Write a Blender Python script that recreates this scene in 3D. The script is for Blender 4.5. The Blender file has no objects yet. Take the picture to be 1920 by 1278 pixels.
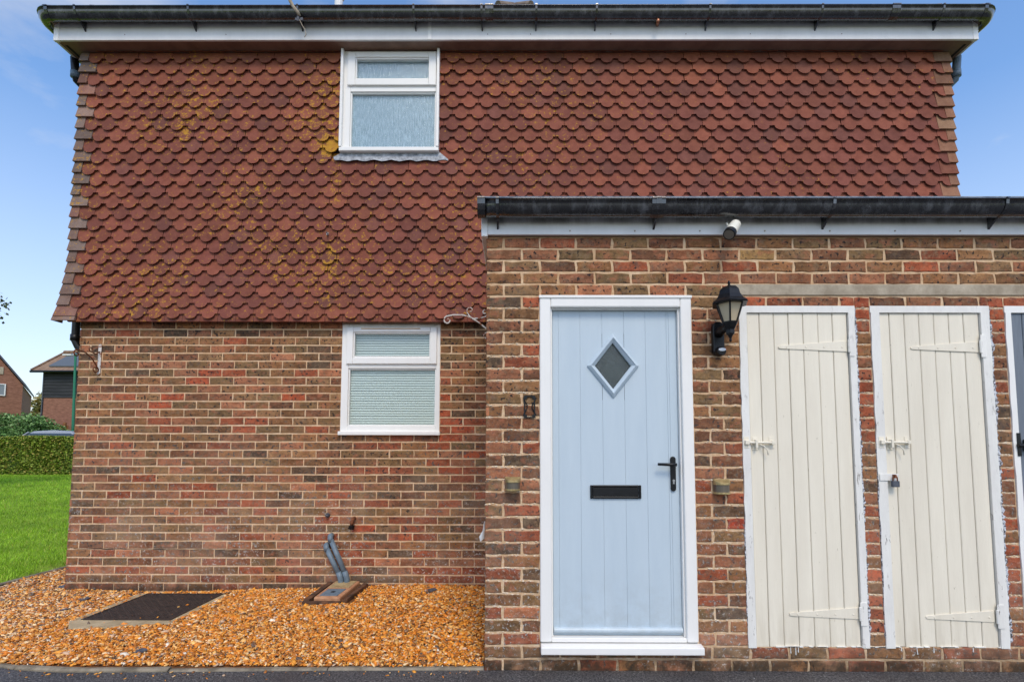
import bpy, math, random
import numpy as np
from mathutils import Vector, Matrix
R = math.radians
rnd = random.Random(7)
scn = bpy.context.scene
COL = scn.collection

# ------------------------------------------------------------------ camera
CAM_H = 1.287
cam_d = bpy.data.cameras.new("camera")
cam = bpy.data.objects.new("camera", cam_d)
COL.objects.link(cam)
pitch, yaw, roll = 0.0677, 0.00367, 0.00184
cp, sp, cy, sy = math.cos(pitch), math.sin(pitch), math.cos(yaw), math.sin(yaw)
fw = Vector((-sy * cp, cy * cp, sp)); r0 = Vector((cy, sy, 0)); u0 = r0.cross(fw)
rt = r0 * math.cos(roll) + u0 * math.sin(roll)
up = -r0 * math.sin(roll) + u0 * math.cos(roll)
m = Matrix((rt, up, -fw)).transposed().to_4x4()
m.translation = Vector((0, 0, CAM_H))
cam.matrix_world = m
cam_d.sensor_fit = 'HORIZONTAL'; cam_d.sensor_width = 36.0
cam_d.lens = 920 / 1920 * 36
cam_d.shift_y = (782.2 - 639) / 1920
cam_d.clip_start = 0.05; cam_d.clip_end = 2000
scn.camera = cam

# ------------------------------------------------------------------ sky, sun, exposure
CLX, CLY = 5.5, 9.3                  # offset of the cloud pattern
SUN_EL, SUN_AZ = 50, 171          # degrees; azimuth clockwise from +Y (away from the camera)
w = bpy.data.worlds.new("World"); scn.world = w; w.use_nodes = True
nt = w.node_tree; nt.nodes.clear()
N = nt.nodes.new; L = nt.links.new
sky = N('ShaderNodeTexSky'); sky.sky_type = 'NISHITA'; sky.sun_disc = False
sky.sun_elevation = R(SUN_EL); sky.sun_rotation = R(SUN_AZ)
sky.air_density = 1.0; sky.dust_density = 1.0; sky.ozone_density = 2.5
tc = N('ShaderNodeTexCoord')
mp = N('ShaderNodeMapping'); mp.inputs['Scale'].default_value = (1.0, 1.0, 2.2); mp.inputs['Location'].default_value = (CLX, CLY, 0.4)
L(tc.outputs['Generated'], mp.inputs['Vector'])
nz = N('ShaderNodeTexNoise'); nz.inputs['Scale'].default_value = 2.1; nz.inputs['Detail'].default_value = 9; nz.inputs['Roughness'].default_value = 0.55
L(mp.outputs[0], nz.inputs['Vector'])
rp = N('ShaderNodeValToRGB'); rp.color_ramp.elements[0].position = 0.50; rp.color_ramp.elements[1].position = 0.74; rp.color_ramp.elements[1].color = (0.9, 0.9, 0.9, 1)
L(nz.outputs['Fac'], rp.inputs['Fac'])
sep = N('ShaderNodeSeparateXYZ'); L(tc.outputs['Generated'], sep.inputs[0])
hz = N('ShaderNodeMapRange'); hz.inputs['From Min'].default_value = 0.0; hz.inputs['From Max'].default_value = 0.50
hz.inputs['To Min'].default_value = 0.70; hz.inputs['To Max'].default_value = 0.0
L(sep.outputs['Z'], hz.inputs['Value'])
mx = N('ShaderNodeMath'); mx.operation = 'MAXIMUM'; L(rp.outputs['Color'], mx.inputs[0]); L(hz.outputs[0], mx.inputs[1])
mixw = N('ShaderNodeMix'); mixw.data_type = 'RGBA'
hs = N('ShaderNodeHueSaturation'); hs.inputs['Saturation'].default_value = 1.12; hs.inputs['Value'].default_value = 3.3; L(sky.outputs[0], hs.inputs['Color'])
L(mx.outputs[0], mixw.inputs['Factor']); L(hs.outputs[0], mixw.inputs['A']); mixw.inputs['B'].default_value = (10.4, 10.4, 10.5, 1)
bg = N('ShaderNodeBackground'); bg.inputs['Strength'].default_value = 0.10
L(mixw.outputs['Result'], bg.inputs['Color'])
wo = N('ShaderNodeOutputWorld'); L(bg.outputs[0], wo.inputs['Surface'])

sun_d = bpy.data.lights.new("sun", 'SUN'); sun = bpy.data.objects.new("sun", sun_d); COL.objects.link(sun)
sun_d.energy = 2.1; sun_d.angle = R(20); sun_d.color = (1.0, 0.87, 0.67)
sd = Vector((math.sin(R(SUN_AZ)) * math.cos(R(SUN_EL)), math.cos(R(SUN_AZ)) * math.cos(R(SUN_EL)), math.sin(R(SUN_EL))))
sun.rotation_euler = sd.to_track_quat('Z', 'Y').to_euler()
scn.view_settings.view_transform = 'Standard'; scn.view_settings.look = 'None'
scn.view_settings.exposure = -0.29; scn.view_settings.gamma = 1.0; scn.view_settings.use_curve_mapping = False
scn.cycles.max_bounces = 6; scn.cycles.transparent_max_bounces = 8

# ------------------------------------------------------------------ helpers
def c(r, g, b, a=1.0):
    f = lambda v: (v / 255 / 12.92) if v / 255 <= 0.04045 else ((v / 255 + 0.055) / 1.055) ** 2.4
    return (f(r), f(g), f(b), a)

class MB:
    def __init__(s): s.v = []; s.f = []; s.c = []; s.cur = None
    def add(s, vs, fs):
        b = len(s.v); s.v += [tuple(q) for q in vs]; s.f += [tuple(b + i for i in q) for q in fs]
        if s.cur is not None: s.c += [s.cur] * len(vs)
        return s
    def box(s, x0, x1, y0, y1, z0, z1):
        return s.add([(x0,y0,z0),(x1,y0,z0),(x1,y1,z0),(x0,y1,z0),(x0,y0,z1),(x1,y0,z1),(x1,y1,z1),(x0,y1,z1)],
                     [(0,3,2,1),(4,5,6,7),(0,1,5,4),(1,2,6,5),(2,3,7,6),(3,0,4,7)])
    def tile_prism(s, poly, t, under):      # like prism, the lower edge undercut, shaped to deepen the shade beneath
        n = len(poly); zt_ = max(z for x, z in poly); zm = min(z for x, z in poly)
        bk = []
        for x, z in poly:
            k = 1.0 if z < zm + 0.055 else 0.0
            bk.append((x*(1 - 0.07*k), z + under*k))
        vs = [(x, 0.0, z) for x, z in poly] + [(x, t, z) for x, z in bk]
        fs = [tuple(range(n)), tuple(range(2*n-1, n-1, -1))] + [(i, i+n, (i+1) % n + n, (i+1) % n) for i in range(n)]
        return s.add(vs, fs)
    def prism(s, poly, y0, y1):          # poly in XZ (counter-clockwise seen from -Y), extruded along Y
        n = len(poly)
        vs = [(x, y0, z) for x, z in poly] + [(x, y1, z) for x, z in poly]
        fs = [tuple(range(n)), tuple(range(2*n-1, n-1, -1))]
        fs += [(i, i+n, (i+1) % n + n, (i+1) % n) for i in range(n)]
        return s.add(vs, fs)
    def tube(s, path, r, n=10, caps=True):
        P = [Vector(p) for p in path]; rr = r if isinstance(r, (list, tuple)) else [r]*len(P)
        vs = []; a = None
        for i, p in enumerate(P):
            t = ((P[min(i+1, len(P)-1)] - P[max(i-1, 0)])).normalized()
            if a is None:
                a = t.orthogonal().normalized()
            else:
                a = (a - t * a.dot(t)).normalized()
            b = t.cross(a)
            vs += [p + (a*math.cos(2*math.pi*k/n) + b*math.sin(2*math.pi*k/n))*rr[i] for k in range(n)]
        fs = [(i*n+k, i*n+(k+1) % n, (i+1)*n+(k+1) % n, (i+1)*n+k) for i in range(len(P)-1) for k in range(n)]
        if caps: fs += [tuple(range(n-1, -1, -1)), tuple(range((len(P)-1)*n, len(P)*n))]
        return s.add(vs, fs)
    def lathe(s, prof, cx, cy, n=16, rot=0.0):      # prof = [(r, z)]
        vs = []
        for r, z in prof:
            vs += [(cx + r*math.cos(rot+2*math.pi*k/n), cy + r*math.sin(rot+2*math.pi*k/n), z) for k in range(n)]
        fs = [(i*n+k, i*n+(k+1) % n, (i+1)*n+(k+1) % n, (i+1)*n+k) for i in range(len(prof)-1) for k in range(n)]
        fs += [tuple(range(n-1, -1, -1)), tuple(range((len(prof)-1)*n, len(prof)*n))]
        return s.add(vs, fs)
    def mesh(s, name, mat, smooth=False):
        me = bpy.data.meshes.new(name); me.from_pydata(s.v, [], s.f); me.update()
        if mat: me.materials.append(mat)
        at = me.color_attributes.new('tint', 'FLOAT_COLOR', 'POINT')
        cols = np.ones((len(s.v), 4), np.float32)
        if s.c: cols[:, :3] = np.array(s.c, np.float32)[:, :3]
        at.data.foreach_set('color', cols.ravel())
        if smooth: me.polygons.foreach_set('use_smooth', [True]*len(me.polygons))
        return me

WT = {}                                    # world translation of every object built
def link(name, data, parent=None, loc=(0,0,0)):
    o = bpy.data.objects.new(name, data); COL.objects.link(o); o.location = loc
    if parent is not None:
        o.parent = parent; o.matrix_parent_inverse = Matrix.Translation(-WT[parent])
    WT[o] = Vector(loc)
    return o
def build(mb, name, mat, parent=None, smooth=False, bevel=0.0, kind=None, label=None, autosm=False):
    o = link(name, mb.mesh(name, mat, smooth), parent)
    if bevel:
        b = o.modifiers.new('bevel', 'BEVEL'); b.width = bevel; b.segments = 2; b.limit_method = 'ANGLE'; b.angle_limit = R(40)
        b.harden_normals = False
    if kind: o['kind'] = kind
    if label: o['label'] = label
    return o
def thing(name, label, cat, loc=(0,0,0), group=None):
    o = link(name, None, None, loc); o['label'] = label; o['category'] = cat
    if group: o['group'] = group
    return o
def tag(o, label, cat, group=None, kind=None):
    o['label'] = label; o['category'] = cat
    if group: o['group'] = group
    if kind: o['kind'] = kind
    return o

# ------------------------------------------------------------------ materials
def mat(name, base, rough=0.6, metal=0.0, spec=0.5):
    m_ = bpy.data.materials.new(name); m_.use_nodes = True
    b = m_.node_tree.nodes['Principled BSDF']
    b.inputs['Base Color'].default_value = base; b.inputs['Roughness'].default_value = rough
    b.inputs['Metallic'].default_value = metal; b.inputs['Specular IOR Level'].default_value = spec
    return m_
class G:                                   # small node-graph writer
    def __init__(s, m_): s.m = m_; s.t = m_.node_tree; s.b = s.t.nodes['Principled BSDF']
    def n(s, ty, **kw):
        q = s.t.nodes.new(ty)
        for k, v in kw.items(): setattr(q, k, v)
        return q
    def l(s, a, b): s.t.links.new(a, b)
    def pos(s, scale=(1,1,1), obj=False):
        if obj: src = s.n('ShaderNodeTexCoord').outputs['Object']
        else: src = s.n('ShaderNodeNewGeometry').outputs['Position']
        mp_ = s.n('ShaderNodeMapping'); mp_.inputs['Scale'].default_value = scale; s.l(src, mp_.inputs['Vector'])
        return mp_.outputs[0]
    def noise(s, scale, detail=4, rough=0.6, sc=(1,1,1), vec=None):
        q = s.n('ShaderNodeTexNoise'); q.inputs['Scale'].default_value = scale; q.inputs['Detail'].default_value = detail; q.inputs['Roughness'].default_value = rough
        s.l(vec if vec is not None else s.pos(sc), q.inputs['Vector']); return q.outputs['Fac']
    def ramp(s, fac, p0, p1, c0=(0,0,0,1), c1=(1,1,1,1)):
        q = s.n('ShaderNodeValToRGB'); e = q.color_ramp.elements
        e[0].position = p0; e[1].position = p1; e[0].color = c0; e[1].color = c1
        s.l(fac, q.inputs['Fac']); return q.outputs['Color']
    def mix(s, fac, a, b, mode='MIX'):
        q = s.n('ShaderNodeMix', data_type='RGBA', blend_type=mode)
        for sock, v in (('Factor', fac), ('A', a), ('B', b)):
            if isinstance(v, (int, float)): q.inputs[sock].default_value = v
            elif isinstance(v, tuple): q.inputs[sock].default_value = v
            else: s.l(v, q.inputs[sock])
        return q.outputs['Result']
    def math(s, op, a, b):
        q = s.n('ShaderNodeMath', operation=op)
        for i, v in enumerate((a, b)):
            if isinstance(v, (int, float)): q.inputs[i].default_value = v
            else: s.l(v, q.inputs[i])
        return q.outputs[0]
    def mapr(s, v, a, b, to0=0.0, to1=1.0):
        q = s.n('ShaderNodeMapRange'); s.l(v, q.inputs['Value'])
        q.inputs['From Min'].default_value = a; q.inputs['From Max'].default_value = b
        q.inputs['To Min'].default_value = to0; q.inputs['To Max'].default_value = to1
        return q.outputs[0]
    def xyz(s):
        q = s.n('ShaderNodeSeparateXYZ'); s.l(s.n('ShaderNodeNewGeometry').outputs['Position'], q.inputs[0]); return q.outputs
    def tint(s):
        a = s.n('ShaderNodeAttribute'); a.attribute_name = 'tint'
        return s.mix(1.0, a.outputs['Color'], s.n('ShaderNodeObjectInfo').outputs['Color'], 'MULTIPLY')
    def col(s, v): s.l(v, s.b.inputs['Base Color'])
    def rough(s, v): s.l(v, s.b.inputs['Roughness'])
    def bump(s, h, strength=0.5, dist=0.004):
        q = s.n('ShaderNodeBump'); q.inputs['Strength'].default_value = strength; q.inputs['Distance'].default_value = dist
        s.l(h, q.inputs['Height']); s.l(q.outputs[0], s.b.inputs['Normal'])

def brick_mat():
    m_ = mat('brick', (1,1,1,1), 0.85, spec=0.25); g = G(m_)
    t = g.tint()
    # flashed darker and redder patches inside a brick
    t = g.mix(g.ramp(g.noise(11, 4, 0.6, (1, 1, 2.0)), 0.42, 0.66), t, g.mix(1.0, t, c(196, 192, 188), 'MULTIPLY'))
    t = g.mix(g.math('MULTIPLY', g.ramp(g.noise(15, 3, 0.55, (1, 1, 1.5)), 0.54, 0.68), 0.65), t, c(166, 104, 76))
    t = g.mix(g.math('MULTIPLY', g.ramp(g.noise(19, 4, 0.65, (1.3, 1, 1.3)), 0.53, 0.66), 0.6), t, c(124, 106, 84))
    t = g.mix(g.math('MULTIPLY', g.ramp(g.noise(33, 4, 0.7), 0.55, 0.70), 0.45), t, c(176, 138, 104))
    t = g.mix(g.math('MULTIPLY', g.ramp(g.noise(28, 3, 0.6), 0.56, 0.68), 0.5), t, c(86, 72, 66))
    t = g.mix(g.ramp(g.noise(110, 3, 0.7), 0.3, 0.75), g.mix(1.0, t, (0.78,0.76,0.74,1), 'MULTIPLY'), g.mix(1.0, t, (1.3,1.3,1.3,1), 'MULTIPLY'))
    # black burnt specks
    t = g.mix(g.math('MULTIPLY', g.ramp(g.noise(44, 2, 0.45), 0.595, 0.64), g.math('MULTIPLY', g.ramp(g.noise(7, 2, 0.5), 0.34, 0.52), 0.95)), t, c(44, 38, 37))
    # lime bloom, mostly low on the walls
    x = g.xyz()
    low = g.mapr(x['Z'], 1.6, 0.15, 0.0, 1.0)
    spots = g.ramp(g.noise(44, 5, 0.78), 0.555, 0.62)
    where = g.ramp(g.noise(2.2, 3, 0.6), 0.38, 0.56)
    t = g.mix(g.math('MULTIPLY', g.math('MULTIPLY', spots, where), g.math('MULTIPLY', low, 0.85)), t, c(212, 203, 192))
    haze_ = g.math('MULTIPLY', g.ramp(g.noise(2.6, 4, 0.6), 0.45, 0.7), g.math('MULTIPLY', low, 0.30))
    t = g.mix(haze_, t, c(172, 152, 134))
    # moss at the foot
    foot = g.mapr(x['Z'], 0.16, 0.03, 0.0, 0.85)
    t = g.mix(g.math('MULTIPLY', foot, g.ramp(g.noise(7, 5, 0.7), 0.34, 0.54)), t, c(52, 44, 33))
    g.col(t); g.bump(g.noise(160, 4, 0.7), 0.55, 0.004); return m_
def mortar_mat():
    m_ = mat('mortar', (1,1,1,1), 0.95, spec=0.1); g = G(m_)
    t = g.ramp(g.noise(30, 5, 0.7), 0.3, 0.72, c(204, 171, 134), c(234, 204, 168))
    t = g.mix(g.ramp(g.noise(5, 3, 0.6), 0.4, 0.7), t, g.mix(1.0, t, c(240, 226, 214), 'MULTIPLY'))
    x = g.xyz()
    t = g.mix(g.math('MULTIPLY', g.ramp(g.noise(60, 3, 0.7), 0.55, 0.68), g.mapr(x['Z'], 2.3, 0.4, 0.15, 0.75)), t, c(222, 214, 200))
    t = g.mix(g.math('MULTIPLY', g.mapr(x['Z'], 0.15, 0.0, 0.0, 0.85), g.ramp(g.noise(6, 4, 0.7), 0.35, 0.6)), t, c(62, 54, 38))
    g.col(t); g.bump(g.noise(90, 5, 0.8), 0.9, 0.006); return m_
M_LIME = None
def tile_mat():
    m_ = mat('clay_tile', (1,1,1,1), 0.8, spec=0.3); g = G(m_)
    t = g.tint()
    t = g.mix(g.ramp(g.noise(14, 4, 0.6), 0.38, 0.68), t, g.mix(1.0, t, c(228, 218, 214), 'MULTIPLY'))
    t = g.mix(g.ramp(g.noise(260, 2, 0.6), 0.35, 0.7), g.mix(1.0, t, (0.8,0.78,0.76,1), 'MULTIPLY'), g.mix(1.0, t, (1.2,1.18,1.15,1), 'MULTIPLY'))
    x = g.xyz()
    # lichen: more on the left half, thick left of the upper window
    left = g.mapr(x['X'], 2.4, -1.8, 0.0, 0.06)
    big = g.ramp(g.noise(1.5, 2, 0.5), 0.42, 0.65)
    lich = g.noise(27, 7, 0.80)
    thr = g.math('SUBTRACT', 0.652, g.math('ADD', left, g.math('MULTIPLY', big, 0.05)))
    def spot(px, pz, rx, rz, amt):
        dx = g.math('DIVIDE', g.math('SUBTRACT', x['X'], px), rx); dz = g.math('DIVIDE', g.math('SUBTRACT', x['Z'], pz), rz)
        d2 = g.math('ADD', g.math('MULTIPLY', dx, dx), g.math('MULTIPLY', dz, dz))
        return g.math('MULTIPLY', g.mapr(d2, 0.0, 1.0, 1.0, 0.0), amt)
    for a in ((-1.73, 4.16, 0.15, 0.13, 0.17), (-1.68, 3.88, 0.06, 0.4, 0.08), (-3.15, 4.32, 0.08, 0.20, 0.07), (-1.72, 3.05, 0.08, 0.2, 0.06), (-1.8, 4.6, 0.25, 0.6, 0.03)):
        thr = g.math('SUBTRACT', thr, spot(*a))
    fac = g.mapr(g.math('SUBTRACT', lich, thr), 0.0, 0.03)
    t = g.mix(g.math('MULTIPLY', fac, 0.85), t, g.mix(g.noise(30, 2), c(158, 100, 30), c(206, 160, 36)))
    # thin ochre film
    film = g.math('MULTIPLY', g.ramp(g.noise(6, 5, 0.65), 0.48, 0.72), g.mapr(x['X'], 4.5, -2.5, 0.03, 0.13))
    t = g.mix(film, t, c(124, 80, 44))
    g.col(t); g.bump(g.noise(220, 3, 0.7), 0.35, 0.002); return m_
def simple_noise_mat(name, c0, c1, scale, rough=0.6, bump=0.0, sc=(1,1,1), bs=None, p=(0.35, 0.7), spec=0.4, metal=0.0, dist=0.003):
    m_ = mat(name, c0, rough, metal, spec); g = G(m_)
    g.col(g.ramp(g.noise(scale, 5, 0.65, sc), p[0], p[1], c0, c1))
    if bump: g.bump(g.noise(bs or scale*3, 4, 0.7, sc), bump, dist)
    return m_
M = {}
M['brick'] = brick_mat(); M['mortar'] = mortar_mat(); M['tile'] = tile_mat()
M['lime'] = simple_noise_mat('lime_mortar', c(206, 182, 150), c(238, 226, 206), 60, 0.95, 0.8)
M['felt'] = mat('felt', c(40, 33, 30), 0.95)
def upvc_mat():
    m_ = mat('upvc', c(232, 234, 238), 0.32, spec=0.5); g = G(m_)
    g.col(g.ramp(g.noise(6, 6, 0.7, (1, 1, 0.35)), 0.30, 0.62, c(233, 231, 226), c(238, 236, 231)))
    g.bump(g.noise(25, 2), 0.03, 0.002); return m_
M['upvc'] = upvc_mat()
def fascia_mat(name, shade_z0, shade_z1):
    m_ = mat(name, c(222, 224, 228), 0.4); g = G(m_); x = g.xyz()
    st = g.math('MULTIPLY', g.mapr(x['Z'], shade_z0, shade_z1), g.ramp(g.noise(7, 6, 0.7, (1, 1, 0.25)), 0.28, 0.62))  # streaky dark top band, painted in for the gutter's shadow
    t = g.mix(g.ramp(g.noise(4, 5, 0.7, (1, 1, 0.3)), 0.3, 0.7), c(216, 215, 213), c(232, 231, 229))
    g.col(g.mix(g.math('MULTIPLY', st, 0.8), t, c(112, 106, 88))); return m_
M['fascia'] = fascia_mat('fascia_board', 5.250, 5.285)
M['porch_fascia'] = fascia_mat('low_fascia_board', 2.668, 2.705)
M['soffit'] = simple_noise_mat('soffit_board', c(112, 86, 72), c(140, 112, 96), 5, 0.6)
def gutter_mat():
    m_ = mat('black_gutter', c(16, 17, 19), 0.25, spec=0.7); g = G(m_); g.b.inputs['Coat Weight'].default_value = 1.0; g.b.inputs['Coat Roughness'].default_value = 0.12
    g.col(g.ramp(g.noise(16, 5, 0.7, (1, 1, 0.35)), 0.50, 0.78, c(12, 13, 16), c(92, 94, 98)))
    g.rough(g.ramp(g.noise(22, 4, 0.7, (1, 1, 0.4)), 0.35, 0.7, (0.12,)*3+(1,), (0.5,)*3+(1,)))
    g.bump(g.noise(45, 3, 0.6, (1.6, 1, 0.5)), 0.35, 0.004); return m_
M['gutter'] = gutter_mat()
M['black'] = simple_noise_mat('black_metal', c(12, 12, 14), c(24, 25, 27), 40, 0.38, 0.1, spec=0.35)
M['door'] = None
def door_mat():
    m_ = mat('blue_door', c(186, 204, 220), 0.34, spec=0.4); g = G(m_)
    t = g.ramp(g.noise(3, 5, 0.6, (4, 1, 0.5)), 0.3, 0.7, c(184, 199, 209), c(191, 205, 214)); x = g.xyz()
    g.col(g.mix(g.math('MULTIPLY', g.mapr(x['Z'], 0.60, 0.20, 0, 0.30), g.ramp(g.noise(9, 6, 0.75), 0.40, 0.66)), t, c(146, 148, 142)))
    g.bump(g.noise(30, 5, 0.7, (9, 1, 0.45)), 0.07, 0.002); return m_
M['door'] = door_mat()
def cream_mat():
    m_ = mat('cream_paint', c(226, 221, 208), 0.5, spec=0.35); g = G(m_)
    t = g.ramp(g.noise(2.2, 6, 0.7, (3, 1, 0.4)), 0.28, 0.7, c(222, 213, 194), c(237, 229, 210))
    t = g.mix(g.math('MULTIPLY', g.ramp(g.noise(34, 3, 0.6, (2.2, 1, 0.6)), 0.70, 0.76), 0.6), t, c(168, 156, 132))
    x = g.xyz()
    t = g.mix(g.math('MULTIPLY', g.mapr(x['Z'], 0.45, 0.12, 0, 0.4), g.ramp(g.noise(5, 5, 0.7, (3, 1, 0.4)), 0.4, 0.65)), t, c(178, 166, 142))
    g.col(t); g.bump(g.noise(18, 6, 0.75, (5, 1, 0.5)), 0.3, 0.003); return m_
M['cream'] = cream_mat()
def oldpaint_mat():
    m_ = mat('old_white_paint', c(222, 226, 234), 0.5); g = G(m_); x = g.xyz()
    t = g.ramp(g.noise(8, 6, 0.7, (1, 1, 0.3)), 0.3, 0.7, c(218, 215, 208), c(238, 236, 229))
    peel = g.math('MULTIPLY', g.ramp(g.noise(30, 6, 0.75, (1.3, 1, 0.28)), 0.60, 0.64), g.mapr(x['Z'], 2.0, 0.7, 0.25, 1.0))
    t = g.mix(peel, t, g.mix(g.noise(60, 2), c(86, 78, 72), c(150, 138, 126)))
    g.col(t); g.bump(g.noise(30, 6, 0.75, (1.3, 1, 0.3)), 0.6, 0.004); return m_
M['oldpaint'] = oldpaint_mat()
def smear_mat():
    m_ = mat('smeared_paint', c(222, 226, 234), 0.6); g = G(m_)
    g.col(g.ramp(g.noise(75, 4, 0.75), 0.44, 0.56, c(48, 42, 42), c(214, 216, 222))); g.bump(g.noise(80, 4), 0.8, 0.004); return m_
M['smear'] = smear_mat()
M['greydoor'] = simple_noise_mat('grey_door_paint', c(104, 112, 122), c(122, 130, 140), 4, 0.5, 0.2, (4, 1, 0.5))
M['concrete'] = simple_noise_mat('concrete', c(150, 138, 120), c(192, 180, 160), 9, 0.9, 0.6, bs=90, spec=0.2)
M['sandcrete'] = simple_noise_mat('sandy_concrete', c(156, 138, 108), c(196, 178, 144), 12, 0.9, 0.6, bs=90, spec=0.2)
M['kerb'] = simple_noise_mat('kerb_concrete', c(104, 96, 82), c(164, 152, 132), 9, 0.9, 0.7, bs=80, spec=0.2)
M['lead'] = simple_noise_mat('lead', c(112, 116, 122), c(196, 200, 206), 22, 0.6, 0.4, bs=40)
M['roofedge'] = simple_noise_mat('roof_felt_edge', c(88, 96, 106), c(142, 150, 158), 30, 0.7, 0.4, bs=120)
M['rooftile'] = simple_noise_mat('roof_tile', c(104, 90, 80), c(142, 126, 112), 6, 0.85, 0.5, bs=30)
def glass_mat(name, tintc, refl, rough=0.03, bump=None, alpha=0.6, bscale=40, bsc=(1,1,1)):
    m_ = bpy.data.materials.new(name); m_.use_nodes = True; t = m_.node_tree; t.nodes.clear()
    g = G.__new__(G); g.m = m_; g.t = t
    tr = t.nodes.new('ShaderNodeBsdfTransparent'); tr.inputs['Color'].default_value = tintc
    gl = t.nodes.new('ShaderNodeBsdfGlossy'); gl.inputs['Roughness'].default_value = rough; gl.inputs['Color'].default_value = (0.95, 1, 0.96, 1)
    lw = t.nodes.new('ShaderNodeLayerWeight'); lw.inputs['Blend'].default_value = 0.5; pw = g.math('POWER', lw.outputs['Facing'], 4.0); fr = g.math('MULTIPLY_ADD', pw, 0.6)
    fr.node.inputs[2].default_value = 0.035
    if bump:
        q = t.nodes.new('ShaderNodeBump'); q.inputs['Strength'].default_value = bump; q.inputs['Distance'].default_value = 0.004
        t.links.new(g.noise(bscale, 3, 0.6, bsc), q.inputs['Height']); t.links.new(q.outputs[0], gl.inputs['Normal'])
    f = g.math('ADD', fr, refl)
    mxs = t.nodes.new('ShaderNodeMixShader'); t.links.new(f, mxs.inputs[0]); t.links.new(tr.outputs[0], mxs.inputs[1]); t.links.new(gl.outputs[0], mxs.inputs[2])
    o = t.nodes.new('ShaderNodeOutputMaterial'); t.links.new(mxs.outputs[0], o.inputs['Surface']); return m_
M['glass'] = glass_mat('window_glass', (0.865, 0.90, 0.89, 1), 0.01, 0.06, 0.35, bscale=18)
M['wetglass'] = glass_mat('obscure_glass', (0.94, 0.965, 0.97, 1), 0.01, 0.12, 0.5, bscale=55, bsc=(2.6, 1, 0.5))
M['doorglass'] = glass_mat('door_glass', (0.55, 0.58, 0.58, 1), 0.03, 0.25, 0.6, bscale=160)
def blind_mat():
    m_ = mat('frosted_film', c(168, 188, 198), 0.6); g = G(m_)
    a = g.noise(26, 4, 0.65, (3.2, 1, 0.5)); 
    t = g.ramp(a, 0.40, 0.64, c(126, 146, 156), c(178, 196, 204))
    t = g.mix(g.math('MULTIPLY', g.ramp(g.noise(3.5, 3, 0.6), 0.4, 0.7), 0.5), t, c(146, 166, 176)); g.col(t); return m_
M['film'] = blind_mat()
M['slat'] = mat('blind_slat', c(238, 240, 238), 0.5)
M['hall'] = simple_noise_mat('hall_beyond_glass', c(96, 104, 102), c(150, 156, 150), 22, 0.8)
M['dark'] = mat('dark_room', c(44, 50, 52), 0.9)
M['rust'] = simple_noise_mat('rusty_iron', c(74, 42, 28), c(140, 84, 52), 45, 0.8, 0.6, bs=120, p=(0.35, 0.65))
M['rustwhite'] = simple_noise_mat('flaking_white_iron', c(142, 84, 48), c(214, 208, 200), 26, 0.7, 0.6, bs=120, p=(0.40, 0.50))
M['greypipe'] = simple_noise_mat('grey_plastic_pipe', c(92, 108, 120), c(116, 132, 144), 20, 0.45, 0.1)
M['brass'] = simple_noise_mat('weathered_brass', c(142, 124, 84), c(196, 176, 124), 30, 0.45, 0.1, metal=0.4)
M['smoke'] = mat('smoked_lens', c(112, 104, 92), 0.3, 0.4)
M['iron'] = simple_noise_mat('cast_iron', c(40, 33, 30), c(72, 58, 50), 25, 0.6, 0.5, bs=90)
M['wood'] = simple_noise_mat('weathered_wood', c(52, 40, 32), c(118, 80, 54), 14, 0.8, 0.6, (1, 1, 1), bs=60)
M['terracotta'] = simple_noise_mat('terracotta', c(160, 110, 78), c(198, 150, 112), 22, 0.8, 0.4)
M['sand'] = simple_noise_mat('sandy_mortar', c(140, 116, 80), c(188, 166, 122), 30, 0.95, 0.8)
M['lanternglass'] = mat('lantern_glass', c(196, 180, 150), 0.25)
M['ivory'] = mat('ivory_plastic', c(230, 226, 212), 0.35)
M['ivory2'] = mat('aged_vent', c(214, 192, 164), 0.5)
M['white'] = mat('white_plastic', c(225, 225, 225), 0.5)
M['copper'] = mat('copper_pipe', c(168, 112, 84), 0.4, 0.5)
M['steel'] = mat('steel', c(170, 170, 168), 0.4, 0.8)
M['slate'] = simple_noise_mat('slate', c(62, 64, 70), c(96, 100, 110), 30, 0.6, 0.3)
def attr_mat(name, rough=0.7, bumpS=0.0, spec=0.35, transl=False):
    m_ = mat(name, (1,1,1,1), rough, spec=spec); g = G(m_); t = g.tint(); g.col(t)
    if bumpS: g.bump(g.noise(200, 3), bumpS, 0.002)
    return m_
M['stone'] = attr_mat('shingle', 0.5, 0.3)
M['leaf'] = attr_mat('leaf', 0.6, spec=0.25)
M['grass'] = attr_mat('grass_blade', 0.6, spec=0.2)
M['bark'] = simple_noise_mat('bark', c(64, 52, 42), c(98, 84, 68), 12, 0.95, 0.7)

DP, DM = 2.978, 4.517                    # front of the low outbuilding, front of the house brickwork

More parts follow.
